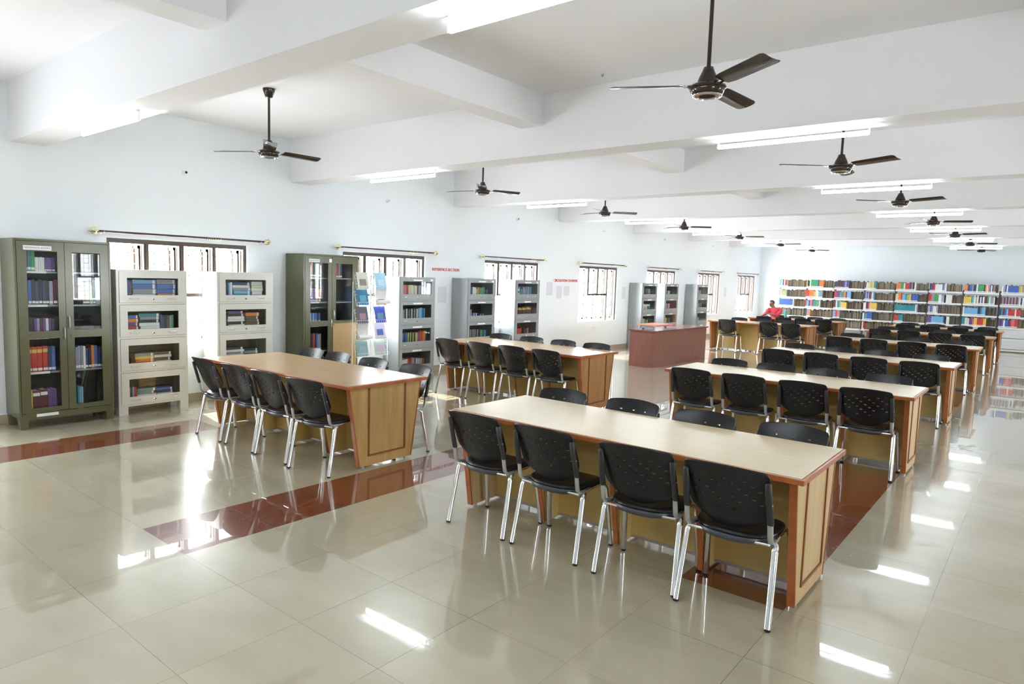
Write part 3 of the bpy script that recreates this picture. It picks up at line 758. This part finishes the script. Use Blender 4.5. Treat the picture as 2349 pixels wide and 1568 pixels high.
def fill(y0, W_, zs, name, group, comps, grey):
    ya = y0+(0.10 if not grey else 0.078); X = 0.34
    for k, comp in enumerate(comps):
        y = ya; z = zs[k]; up_n = st = 0
        nst = sum(1 for c in comp if c[0] == 'S')
        for c in comp:
            if c[0] == 'S':
                nm = '%sstack, %s tier of %s' % ('' if nst == 1 else ('left ' if st == 0 else ('right ' if st == nst-1 else 'middle ')), CO[k], name)
                st += 1
                y = flat_stack(c[1], X, y+0.004, z, c[2], nm, group, c[3] if len(c) > 3 else 0.028)
            elif c[0] == 'U':
                y = upright_row([c[1:]] if not isinstance(c[1], list) else c[1], X, y+0.003, z, ymax=y0+W_-0.06, where= '%s tier of %s%s' % (CO[k], name, '' if up_n == 0 else ', right group'), group=group); up_n += 1
            else: y += c[1]
Z = bookcase(3.13, 0.80, M_crm, 'cream steel bookcase with four glazed flaps beside the left green cupboard', 'cream bookcases', False)
# book floors are raised so that the spines stand behind the glass
fill(3.13, .8, Z, 'the nearest cream bookcase', 'books in the nearest cream bookcase', [
    [('U', 'cbd', .028, .26), ('S', 'swsbc', .27, .047), ('S', 'robbs', .23, .05)],
    [('S', 'bvruob', .15, .04), ('S', 'crwwkst', .24, .034), ('U', 'nnkdsg', .026, .25)],
    [('G', .10), ('S', 'vbroys', .22, .027), ('S', 'wdwdwd', .20, .028)],
    [('U', 'lynvr', .022, .20), ('S', 'oowst', .22, .03), ('S', 'wdwnb', .20, .028)]], False)
Z = bookcase(4.31, 0.79, M_crm, 'cream steel bookcase between the bright window gap and the far green cupboard', 'cream bookcases', False)
fill(4.31, .79, Z, 'the second cream bookcase', 'books in the second cream bookcase', [
    [('U', 'lsncw', .026, .25), ('S', 'tbtcswn', .26, .033), ('S', 'brwwew', .17, .040)],
    [('U', 'kn', .03, .22), ('S', 'wkwkwwku', .24, .029), ('S', 'dedddo', .21, .036)],
    [('G', .03), ('S', 'wrrwswk', .26, .027), ('S', 'ksksk', .2, .03)]], False)
GREYS = [(7.37, 0.82, 'grey steel bookcase right of the magazine stand', 'the first grey bookcase', [
            [('U', [('rpppr', .034, .25), ('eeweew', .032, .25), ('mvs', .034, .25), ('cc', .03, .24), ('kwk', .022, .21)])],
            [('U', [('sss', .034, .25), ('kwkskwkskws', .028, .25), ('ccbt', .034, .26)])],
            [('U', [('bbnb', .042, .26), ('lklklkly', .028, .25), ('urroo', .036, .26), ('k', .03, .25)])],
            [('U', [('wwwwww', .03, .2), ('rmro', .03, .21), ('cbwswv', .03, .2), ('od', .034, .2)])]]),
         (9.0, 0.80, 'grey steel bookcase standing alone before the third window, left of it', 'the second grey bookcase', [
            [('U', [('kskn', .032, .24), ('ww', .05, .23), ('y', .03, .2), ('lrgggg', .032, .23), ('knbk', .028, .19)])],
            [('U', [('cwbe', .028, .22), ('bnwbnw', .025, .15), ('..', .03, .1), ('nbnsk', .03, .13)])],
            [('U', [('kskskskskskk', .030, .24), ('ggktb', .032, .22)])]]),
         (10.40, 0.81, 'grey steel bookcase under the right part of the third window', 'the third grey bookcase', [
            [('S', 'wkwkwk', .15, .035), ('U', [('tt', .05, .2), ('vssuvttt', .034, .25)])],
            [('U', [('dddddddddddddddd', .032, .24, 1)])],
            [('G', .03), ('U', [('rrrrr', .04, .2), ('..kmkskk', .036, .2)])]]),
         (15.67, 0.84, 'grey steel bookcase behind the left end of the reddish desk', 'the fourth grey bookcase', [
            [('U', [('uvuknkskssc', .042, .24)])], [('U', [('eweeweewstts', .04, .24, 2)])], [('U', [('ooee', .05, .25), ('sstlk', .05, .22)])]]),
         (16.98, 0.84, 'grey steel bookcase behind the middle of the reddish desk', 'the fifth grey bookcase', [
            [('U', [('rrr', .045, .24), ('kswwkk', .045, .2)])], [('U', [('svuvssvwknk', .042, .24)])], [('U', [('kyyyl', .05, .24), ('kskskk', .045, .24)])]]),
         (19.12, 0.82, 'grey steel bookcase at the far end, beyond the reddish desk', 'the last grey bookcase', [
            [('U', [('sprpups', .045, .22)])], [('U', [('ww', .05, .22), ('tststss', .045, .22)])], [('U', [('wnwtcsk', .05, .2)])]])]
for y, w, lab, nm, comps in GREYS:
    Z = bookcase(y, w, M_gst, lab, 'grey bookcases along the window wall', True)
    fill(y, w, Z, nm, 'books in ' + nm, comps, True)
n_cab = nb

# ------------------------------------------------------------------ far racks
RK = [["ccwnwrrs", "svvllls", "cbbbbbbbbbbbbe", "egg", ""],
      ["yknwgggggtnoooo", "rrroooovyewccss", "rccnppugggsgw", "..svo", ""],
      ["nnmkmknuvnu", "rruuusgtoonvcc", "mmwttleyyy", "vcrps", ""],
      ["kweellytt", "nvbvmmwc", "wwmmpeyyyy", "wtsbbbb", "wr"],
      ["oooggwrrrumskw", "eeoorcctllyubbbb", "tttttttttttttttwv", "rrrttt", "ly"],
      ["numrwwwwwbvw", "rrssgggwwvv.wwww", "vvbswwv", "uuuccccccccn.ww", "bbw"],
      ["oonbbsknwggggkowobwmsd", "yyyyytcwlwnwnwmmgwssw", "wcccccccccnntcc", "ttwewuupyyrrrryy", ""],
      ["wvnwbbbbbbblyss", "msmsmsmsmsmswnwd", "ntmbcrrrrwrrr", "umbwbbnrpprr", ""]]
RZ = [1.72, 1.37, 1.04, 0.72, 0.40, 0.08]; RY = 24.35; RW = 0.907
rest = MB(); fore = MB()
BO = ['leftmost', 'second', 'third', 'fourth', 'fifth', 'sixth', 'seventh', 'eighth']
RO = ['top', 'second', 'third', 'fourth', 'fifth']
cand = []
M_fe = [mat('old_page_edges_%s' % n_, c, 0.8) for n_, c in (('tan', (0.36, 0.30, 0.21)), ('brown', (0.24, 0.19, 0.13)), ('dark', (0.13, 0.11, 0.085)), ('grey', (0.34, 0.32, 0.28)))]
rk = None
for b in range(8):
    x0 = 1.10 + RW*b
    if rk is None:
        rk = empty('library_rack')
        for s in (0, 1):
            m = MB(); xx = s*(RW-0.03)
            m.box(xx, xx+0.03, 0.235, 0.275, 0, 1.78); m.box(xx, xx+0.03, 0.04, 0.47, 0, 0.05); m.build('upright', M_rack, rk)
        for z in RZ:
            m = MB(); m.box(0.03, RW-0.03, 0.0, 0.51, z-0.006, z, M_shelf); m.box(0.02, RW-0.02, -0.004, 0.0, z-0.045, z+0.004, M_shelf); m.box(0.03, RW-0.03, 0.245, 0.262, z, z+0.01, M_rack)
            m.build('shelf', None, rk)
        r0 = rk
    else: rk = copy_tree(r0)
    rk.location = (x0, RY, 0)
    tag(rk, 'double-sided steel library rack, %s rack bay in the far row' % BO[b], 'library rack', 'racks of the far row')
    if b >= 6:
        B('lower_panel', M_gsl, rk, (0.03, RW-0.03, 0.003, 0.012, 0.10, 0.36)); B('lower_panel', M_gsl, rk, (0.03, RW-0.03, 0.003, 0.012, 0.42, 0.66))
    for r in range(5):
        z = RZ[r]; s = RK[b][r] if b < 8 else ''
        x = x0+0.035
        for n, c in enumerate(s):
            th = 0.0375*random.uniform(0.8, 1.15)
            if len(s) > 18: th *= 0.95
            if x+th > x0+RW-0.035: break
            if c != '.':
                h = random.uniform(0.215, 0.265)
                if n and s[n-1] == c: h = hp*random.uniform(.985, 1.01)
                hp = h
                cand.append((th*h, b, r, n, c, x, th, h))
            x += th+0.001
        # books of the other face: only their page edges show
        if b >= 6 and r == 4: continue
        xx = x0+0.04
        while xx < x0+RW-0.07:
            th = random.uniform(0.012, 0.035); h = random.uniform(0.19, 0.26)
            fore.box(xx, xx+th, RY+0.275, RY+0.275+0.19, z, z+h, M_fe[random.choice((0, 0, 1, 1, 2, 3))]); xx += th+0.001
for (a, b, r, n, c, x, th, h) in cand:
    book(basis((x, RY+0.012, RZ[r]), (th, 0, 0), (0, 0.17, 0), (0, 0, h)), c, '%s book, %s from left on the %s shelf of the %s far rack bay' % (CN[c], ORD[n], RO[r], BO[b]), 'books in the far racks')
ALL.sort(key=lambda q: -q[0])
for i, (a_, Mx, c, label, group, band, lab) in enumerate(ALL):
    if i < 298:
        o = bpy.data.objects.new('book', book_mesh(c, lab, band)); C.objects.link(o); o.matrix_world = Mx
        tag(o, label, 'book', group)
    else:
        book_geo(rest, lambda p, q, s_, Mx=Mx: Mx @ Vector((p, q, s_)), BM[c], lab, band)
o = rest.build('books'); o['kind'] = 'stuff'; tag(o, 'the many other coloured books filling the far racks and farther bookcases', 'books')
o = fore.build('book_page_edges'); o['kind'] = 'stuff'; tag(o, 'brown page edges of books on the hidden face of the far racks', 'books')
print('books', nb, 'cabinet books', n_cab, 'rack books', len(cand))

# ------------------------------------------------------------------ reddish desk
t = empty('service_desk', (1.93, 12.33, 0)); tag(t, 'reddish brown laminate service desk with a dark overhanging top', 'desk')
B('desk_top', M_deskt, t, (-0.03, 0.60, -0.03, 2.60, 0.725, 0.755), bev=0.004)
B('front_panel', M_desk, t, (0.545, 0.565, 0.02, 2.55, 0, 0.725))
for y in (0.0, 2.55): B('side_panel', M_desk, t, (0.0, 0.565, y, y+0.02, 0, 0.725))
B('drawer_pedestal', M_desk, t, (0.03, 0.50, 0.03, 0.45, 0.12, 0.715))
t = empty('side_table', (1.36, 13.66, 0)); tag(t, 'small orange-topped table behind the reddish desk', 'table')
M_or = mat('orange_top_laminate', (0.60, 0.20, 0.13), 0.35)
B('tabletop', M_or, t, (0, 0.50, 0, 0.85, 0.755, 0.775), bev=0.004)
for x in (0.03, 0.44):
    for y in (0.03, 0.78): B('leg', M_gry, t, (x, x+0.03, y, y+0.03, 0, 0.755))
def file_folder(x, y, z, rz, m, lab):
    t = empty('paper_file', (x, y, z), R(rz)); tag(t, lab, 'file')
    B('papers', M_lab, t, (0, 0.20, 0, 0.28, 0.002, 0.014)); B('cover', m, t, (-0.005, 0.205, -0.005, 0.285, 0.014, 0.017), (-0.005, 0.205, -0.005, 0.285, 0, 0.002))
    mm = MB(); mm.prism([(0.06, -0.004), (0.10, -0.004), (0.09, 0.026), (0.07, 0.026)], -0.02, 0.02, 'y'); mm.build('clip', M_blk2, t)
M_bp = mat('blue_card', (0.10, 0.14, 0.28), 0.5); M_pp = mat('mauve_card', (0.30, 0.14, 0.22), 0.5)
file_folder(2.02, 12.55, 0.755, 8, M_bp, 'blue clipped paper file on the near end of the reddish desk')
file_folder(2.05, 13.55, 0.755, -12, M_pp, 'mauve clipped paper file on the middle of the reddish desk')

# ------------------------------------------------------------------ magazine stand
t = empty('magazine_stand', (0.60, 6.62, 0)); tag(t, 'white wire magazine stand between the far green cupboard and grey bookcase', 'magazine stand')
m = MB(); m.tube([(0, 0, 0), (0, 0, 1.68)], 0.013); m.lathe([(0.013, 1.68), (0.02, 1.69), (0.008, 1.71), (0.003, 1.74)], seg=10); m.build('pole', M_gsl, t)
for s in (-1, 1):
    m = MB(); m.tube([(0, s*0.34, 0), (0, s*0.34, 1.6)], 0.006); m.build('side_wire', M_wht, t)
m = MB(); m.tube([(0, -0.36, 0.02), (0, 0.36, 0.02)], 0.012); m.tube([(-0.2, -0.3, 0.012), (0.2, -0.3, 0.012)], 0.012); m.tube([(-0.2, 0.3, 0.012), (0.2, 0.3, 0.012)], 0.012); m.build('base', M_gsl, t)
PZ = [1.50, 1.26, 0.99, 0.74, 0.49]
for s in (0, 1):
    for z in PZ:
        m = MB(); ya = -0.31 if s == 0 else 0.03; yb = ya+0.28
        for q in range(8):
            y = ya+0.04*q; m.tube([(0.0, y, z+0.20), (0.05, y, z-0.01), (0.075, y, z-0.01), (0.075, y, z+0.04)], 0.0022, seg=5)
        for (x, zz) in ((0.075, z+0.04), (0.05, z-0.01), (0.03, z+0.07), (0.012, z+0.15), (0, z+0.20)): m.tube([(x, ya, zz), (x, yb, zz)], 0.0028, seg=5)
        m.build('wire_pocket', M_wht, t)
def magazine(s, k, c1, c2, lab, roll=0):
    ya = 6.62 + (-0.29 if s == 0 else 0.05); z = PZ[k]
    o = empty('magazine', (0.60+0.062, ya, z-0.004)); tag(o, lab, 'magazine', 'magazines on the wire stand')
    a = mat('magazine_ink_%d%d' % (s, k), c1, 0.3); b_ = mat('magazine_print_%d%d' % (s, k), c2, 0.3)
    m = MB(); n = 6
    for i in range(n):     # gently bowed cover and pages
        z0, z1 = 0.25*i/n, 0.25*(i+1)/n; f = lambda z: -0.24*z + (0.05*(z/0.25)**2 if roll else 0)
        V = [m.bm.verts.new(p) for p in ((f(z0), 0, z0), (f(z0), 0.21, z0), (f(z1), 0.21, z1), (f(z1), 0, z1), (f(z0)+.006, 0, z0), (f(z0)+.006, 0.21, z0), (f(z1)+.006, 0.21, z1), (f(z1)+.006, 0, z1))]
        for q in ((0, 3, 2, 1), (4, 5, 6, 7), (0, 1, 5, 4), (3, 7, 6, 2), (0, 4, 7, 3), (1, 2, 6, 5)): m.face([V[j] for j in q], None, True)
    m.build('pages', a, o)
    zc = 0.10; fx = -0.24*zc+0.010
    m = MB(); m.box(fx, fx+0.002, 0.04, 0.16, zc-0.045, zc+0.05)
    m.bm.transform(Matrix.Translation((fx, 0, zc)) @ Matrix.Rotation(math.atan(-0.24), 4, 'Y') @ Matrix.Translation((-fx, 0, -zc)))
    m.build('cover_picture', b_, o)
    if roll:
        m = MB(); m.tube([(0.055, -0.03, 0.05), (0.055, 0.22, 0.05)], 0.03, seg=14); m.build('rolled_paper', M_lab, o)
MG = [((0.62, 0.62, 0.55), (0.25, 0.2, 0.18)), ((0.03, 0.18, 0.36), (0.10, 0.35, 0.5)), ((0.10, 0.10, 0.13), (0.35, 0.2, 0.25)), ((0.55, 0.55, 0.53), (0.7, 0.7, 0.7)), ((0.22, 0.38, 0.42), (0.30, 0.42, 0.46)),
      ((0.35, 0.60, 0.80), (0.5, 0.72, 0.88)), ((0.7, 0.68, 0.66), (0.05, 0.07, 0.12)), ((0.05, 0.08, 0.45), (0.10, 0.25, 0.35)), ((0.62, 0.58, 0.62), (0.08, 0.15, 0.5)), ((0.45, 0.55, 0.55), (0.55, 0.45, 0.6))]
MLN = ['pale magazine with landscape picture, top left pocket', 'dark blue striped magazine, second left pocket', 'black magazine with pink picture, third left pocket', 'white magazine with rolled paper, fourth left pocket', 'grey-green magazine, bottom left pocket',
       'sky blue magazine, top right pocket', 'white magazine with dark square picture, second right pocket', 'deep blue magazine, third right pocket', 'pale magazine with small blue picture, fourth right pocket', 'grey-blue magazine, bottom right pocket']
for i in range(10): magazine(i//5, i % 5, MG[i][0], MG[i][1], MLN[i] + ' of the wire stand', roll=(i in (3, 6)))

# ------------------------------------------------------------------ signs and papers on the left wall
def wall_sign(s, y, z, size, lab):
    t = text_mesh('wall_sign', s, size, M_redl, None, 0.003)
    t.matrix_world = basis((0.004, y, z), (0, 1, 0), (0, 0, 1), (1, 0, 0)); tag(t, lab, 'sign')
wall_sign('REFERENCE SECTION', 8.84, 1.84, 0.074, 'red cut-out letters reading REFERENCE SECTION on the left wall')
wall_sign('CIRCULATION COUNTER', 12.72, 1.70, 0.082, 'red cut-out letters reading CIRCULATION COUNTER on the left wall')
M_pap = mat('faint_lilac_paper', (0.66, 0.67, 0.76), 0.6); M_pap2 = mat('faint_print', (0.74, 0.70, 0.66), 0.6)
for y0, y1, z0, z1, lab in ((8.65, 8.86, 1.24, 1.53, 'portrait paper notice between the first and second grey bookcases'), (11.99, 12.21, 1.37, 1.66, 'portrait paper notice left of the circulation lettering'), (12.37, 12.58, 1.30, 1.58, 'left paper notice below the circulation lettering'),
                            (12.66, 12.88, 1.36, 1.58, 'right paper notice below the circulation lettering'), (15.30, 15.48, 1.28, 1.58, 'paper notice right of the fourth window'), (18.46, 18.66, 1.36, 1.66, 'paper notice right of the fifth grey bookcase'), (22.2, 22.4, 1.3, 1.6, 'paper notice between the sixth and farthest windows')):
    t = empty('paper_notice', (0, y0, z0)); tag(t, lab, 'notice', 'paper notices on the left wall'); W_, H_ = y1-y0, z1-z0
    B('sheet', M_pap, t, (0.001, 0.003, 0, W_, 0, H_))
    m = MB()
    for q in range(7): m.box(0.003, 0.0035, W_*0.15, W_*(0.7+0.15*((q*37) % 3-1)), H_*(0.1+q*0.115), H_*(0.1+q*0.115)+H_*0.05)
    m.build('print', M_pap2, t)
t = empty('wall_socket', (0, 13.95, 0.50)); tag(t, 'white wall socket below the fourth window', 'socket')
B('plate', M_wht, t, (0, 0.008, 0, 0.16, 0, 0.09), bev=0.002)
for y in (0.03, 0.07, 0.11): B('switch', M_wht, t, (0.008, 0.012, y, y+0.025, 0.02, 0.07))

# ------------------------------------------------------------------ person in red behind the last left table
def skin_mesh(pts, edges, radii, lvl=2, root=0):
    me = bpy.data.meshes.new('s'); me.from_pydata(pts, edges, []); ob = bpy.data.objects.new('s', me); C.objects.link(ob)
    md = ob.modifiers.new('k', 'SKIN'); md.use_smooth_shade = True
    for i, r in enumerate(radii):
        v = me.skin_vertices[0].data[i]; v.radius = r if isinstance(r, tuple) else (r, r)
    me.skin_vertices[0].data[root].use_root = True
    sb = ob.modifiers.new('b', 'SUBSURF'); sb.levels = lvl; sb.render_levels = lvl
    dg = bpy.context.evaluated_depsgraph_get(); out = bpy.data.meshes.new_from_object(ob.evaluated_get(dg)); bpy.data.objects.remove(ob)
    return out
def chain(P_, E_, Rr, start, seq):
    """seq: list of (point, radius); start: index or None"""
    prev = start
    for p, r in seq:
        P_.append(p); Rr.append(r); i = len(P_)-1
        if prev is not None: E_.append((prev, i))
        prev = i
    return prev
# local frame: X right in the picture, -Y towards the camera
BX, BY = 2.115, 21.08
P_, E_, Rr = [], [], []
pel = chain(P_, E_, Rr, None, [((0, 0, 0.52), (0.15, 0.11))])
ch1 = chain(P_, E_, Rr, pel, [((-0.01, -0.01, 0.68), (0.135, 0.10)), ((-0.03, -0.03, 0.84), (0.15, 0.105)), ((-0.04, -0.04, 0.975), (0.105, 0.075))])
nk = chain(P_, E_, Rr, ch1, [((-0.07, -0.05, 1.05), (0.060, 0.056)), ((-0.095, -0.06, 1.095), (0.056, 0.058))])
hd = chain(P_, E_, Rr, nk, [((-0.115, -0.075, 1.135), (0.060, 0.066)), ((-0.125, -0.078, 1.185), (0.072, 0.086)), ((-0.12, -0.07, 1.235), (0.070, 0.082)), ((-0.115, -0.065, 1.265), (0.042, 0.05))])
for s, seq in ((1, [((0.10, -0.02, 1.005), .046), ((0.14, -0.03, 0.97), .046), ((0.11, -0.20, 0.865), .040), ((0.075, -0.27, 0.850), .036), ((-0.05, -0.30, 0.875), .027), ((-0.14, -0.31, 0.885), .022), ((-0.185, -0.315, 0.875), (.030, .015))]),
               (-1, [((-0.175, -0.08, 0.985), .046), ((-0.215, -0.10, 0.95), .043), ((-0.265, -0.17, 0.865), .038), ((-0.285, -0.22, 0.845), .034), ((-0.30, -0.33, 0.815), .026), ((-0.30, -0.37, 0.805), .022), ((-0.295, -0.415, 0.80), (.030, .015))])):
    wr = chain(P_, E_, Rr, ch1, seq); w = Vector(seq[-1][0]); d = (w-Vector(seq[-2][0])).normalized()
    lat = Vector((d.y, -d.x, 0)).normalized()
    for q, (off, ln) in enumerate(((-.027, .066), (-.009, .074), (.009, .070), (.027, .056))):
        a = w + lat*off + d*0.03; b_ = a + d*ln*0.5 + Vector((0, 0, -0.006)); c = a + d*ln*0.85 + Vector((0, 0, -0.022))
        chain(P_, E_, Rr, wr, [(tuple(a), .009), (tuple(b_), .0085), (tuple(c), .007)])
    a = w + lat*0.034 - d*0.005; b_ = w + lat*0.052 + d*0.03 + Vector((0, 0, -.008))
    chain(P_, E_, Rr, wr, [(tuple(a), .011), (tuple(b_), .009)])
for s in (-1, 1):
    chain(P_, E_, Rr, pel, [((s*0.09, -0.04, 0.50), (.085, .08)), ((s*0.12, -0.34, 0.50), .062), ((s*0.13, -0.37, 0.46), .058), ((s*0.13, -0.28, 0.10), .040), ((s*0.13, -0.28, 0.05), .038), ((s*0.13, -0.39, 0.035), .032)])
bme = skin_mesh(P_, E_, Rr)
body = MB(); body.bm.from_mesh(bme); body.mi(M_skin); body.mi(M_hair)
hx, hy, hz = -0.125, -0.085, 1.185
fd = Vector((-0.45, -0.89, 0)).normalized(); fs = Vector((-fd.y, fd.x, 0))
def ell(c, r, m, fr=None, seg=10):
    v = bmesh.ops.create_uvsphere(body.bm, u_segments=seg, v_segments=seg-2, radius=1)['verts']
    for q in v: q.co = c + fd*q.co.x*r[0] + fs*q.co.y*r[1] + Vector((0, 0, q.co.z*r[2]))
    for q in {f for q in v for f in q.link_faces}: q.material_index = body.mi(m); q.smooth = True
M_eye = mat('eye_white', (0.8, 0.8, 0.78), 0.2); M_lip = mat('lips', (0.28, 0.10, 0.08), 0.5)
H0 = Vector((hx, hy, hz))
ell(H0 + fd*0.078 + Vector((0, 0, -0.010)), (0.015, 0.011, 0.020), M_skin)
ell(H0 + fd*0.074 + Vector((0, 0, -0.052)), (0.010, 0.022, 0.006), M_lip)
for s in (-1, 1):
    ell(H0 + fd*0.070 + fs*s*0.030 + Vector((0, 0, 0.014)), (0.007, 0.011, 0.005), M_eye); ell(H0 + fd*0.0745 + fs*s*0.030 + Vector((0, 0, 0.014)), (0.004, 0.006, 0.005), M_hair)
    ell(H0 + fd*0.076 + fs*s*0.030 + Vector((0, 0, 0.032)), (0.007, 0.019, 0.004), M_hair); ell(H0 + fs*s*0.080 + Vector((0, 0, -0.002)), (0.018, 0.010, 0.030), M_skin)
ell(H0 + fd*0.046 + Vector((0, 0, -0.070)), (0.024, 0.032, 0.016), M_hair); ell(H0 + fd*0.071 + Vector((0, 0, -0.039)), (0.008, 0.020, 0.004), M_hair)
person = body.build('person'); person.location = (BX, BY, 0)
tag(person, 'person in a red top seated behind the far left table, arms over papers', 'person')
# hair: a cap over crown and nape
m = MB(); v = bmesh.ops.create_uvsphere(m.bm, u_segments=24, v_segments=16, radius=1)['verts']
kill = [q for q in v if (q.co.x > 0.35 and q.co.z < 0.45) or q.co.z < -0.45]
for q in v:
    k = 1 + 0.02*math.sin(q.co.x*17+q.co.y*13)
    q.co = H0 - fd*0.006 + Vector((0, 0, 0.022)) + (fd*q.co.x*0.092 + fs*q.co.y*0.082 + Vector((0, 0, q.co.z*0.088)))*k
bmesh.ops.delete(m.bm, geom=kill, context='VERTS')
for f in m.bm.faces: f.smooth = True
bmesh.ops.solidify(m.bm, geom=m.bm.faces[:], thickness=0.006)
m.build('hair', M_hair, person)
P2, E2, R2_ = [], [], []
a = chain(P2, E2, R2_, None, [((0, 0, 0.55), (0.165, 0.125)), ((-0.01, -0.01, 0.68), (0.150, 0.115)), ((-0.03, -0.03, 0.84), (0.175, 0.125)), ((-0.04, -0.04, 0.985), (0.150, 0.110)), ((-0.065, -0.048, 1.045), (0.085, 0.078))])
chain(P2, E2, R2_, 3, [((0.10, -0.02, 1.005), .078), ((0.145, -0.03, 0.97), .072), ((0.115, -0.20, 0.865), .054), ((0.085, -0.265, 0.852), .050), ((0.02, -0.285, 0.862), .042)])
chain(P2, E2, R2_, 3, [((-0.185, -0.08, 0.985), .076), ((-0.225, -0.11, 0.945), .064), ((-0.265, -0.17, 0.865), .052), ((-0.285, -0.22, 0.845), .047), ((-0.298, -0.31, 0.82), .038)])
me = skin_mesh(P2, E2, R2_); me.materials.clear(); me.materials.append(M_shirt); me.name = 'shirt'
sb = bmesh.new(); sb.from_mesh(me)
for c, r in (((-0.115, -0.062, 0.990), (0.115, 0.088, 0.062)), ((-0.205, -0.095, 0.965), (0.085, 0.085, 0.066)), ((-0.15, -0.06, 0.93), (0.085, 0.085, 0.066)), ((0.04, -0.03, 1.005), (0.125, 0.085, 0.062)), ((-0.055, -0.045, 1.03), (0.085, 0.078, 0.045))):
    for q in bmesh.ops.create_uvsphere(sb, u_segments=20, v_segments=12, radius=1)['verts']:
        q.co = Vector((c[0]+q.co.x*r[0], c[1]+q.co.y*r[1], c[2]+q.co.z*r[2]))
for f in sb.faces: f.smooth = True
sb.to_mesh(me); sb.free()
o = bpy.data.objects.new('shirt', me); C.objects.link(o); o.parent = person
P2, E2, R2_ = [], [], []
chain(P2, E2, R2_, None, [((0, 0, 0.53), (0.16, 0.12))])
for s in (-1, 1): chain(P2, E2, R2_, 0, [((s*0.09, -0.04, 0.505), (.095, .088)), ((s*0.12, -0.34, 0.50), .072), ((s*0.13, -0.37, 0.46), .068), ((s*0.13, -0.29, 0.12), .055)])
me = skin_mesh(P2, E2, R2_); me.materials.clear(); me.materials.append(M_trs); me.name = 'trousers'
o = bpy.data.objects.new('trousers', me); C.objects.link(o); o.parent = person
# things on that table
t = empty('water_bottle', (2.46, 20.86, HT)); tag(t, 'tall turquoise water bottle on the table of the person in red', 'bottle')
m = MB(); m.lathe([(0.034, 0), (0.036, 0.01), (0.036, 0.20), (0.030, 0.215)], seg=20); m.build('bottle_body', M_teal, t)
m = MB(); m.lathe([(0.027, 0.215), (0.032, 0.218), (0.032, 0.262), (0.028, 0.268)], seg=20); m.build('cap', mat('pale_teal_cap', (0.10, 0.45, 0.50), 0.3), t)
t = empty('notebook', (1.80, 20.55, HT), R(12)); tag(t, 'open white notebook in front of the person in red', 'notebook')
B('pages', M_lab, t, (0, 0.30, 0, 0.20, 0.003, 0.015)); B('cover', M_bp, t, (-0.005, 0.305, -0.005, 0.205, 0, 0.003))
m = MB()
V = []
for i in range(9):
    for j in range(7):
        u, w = i/8, j/6; V.append(m.bm.verts.new((u*0.20, w*0.15, 0.018+0.045*math.sin(PI*u)*math.sin(PI*w)*(0.8+0.3*math.sin(9*u+5*w)))))
for i in range(8):
    for j in range(6): m.face([V[i*7+j], V[(i+1)*7+j], V[(i+1)*7+j+1], V[i*7+j+1]], None, True)
bmesh.ops.solidify(m.bm, geom=m.bm.faces[:], thickness=0.003)
o = m.build('folded_cloth', mat('blue_cloth', (0.05, 0.10, 0.45), 0.8)); o.location = (1.86, 20.62, HT+0.002); tag(o, 'crumpled blue cloth on the notebook under the hands of the person in red', 'cloth')
t = empty('paper_sheets', (2.75, 20.75, HT), R(-15)); tag(t, 'pale blue paper sheets right of the turquoise bottle', 'paper')
B('sheet', mat('pale_blue_paper', (0.45, 0.58, 0.72), 0.6), t, (0, 0.30, 0, 0.21, 0, 0.004)); B('sheet', M_lab, t, (0.04, 0.33, 0.03, 0.24, 0.004, 0.006))
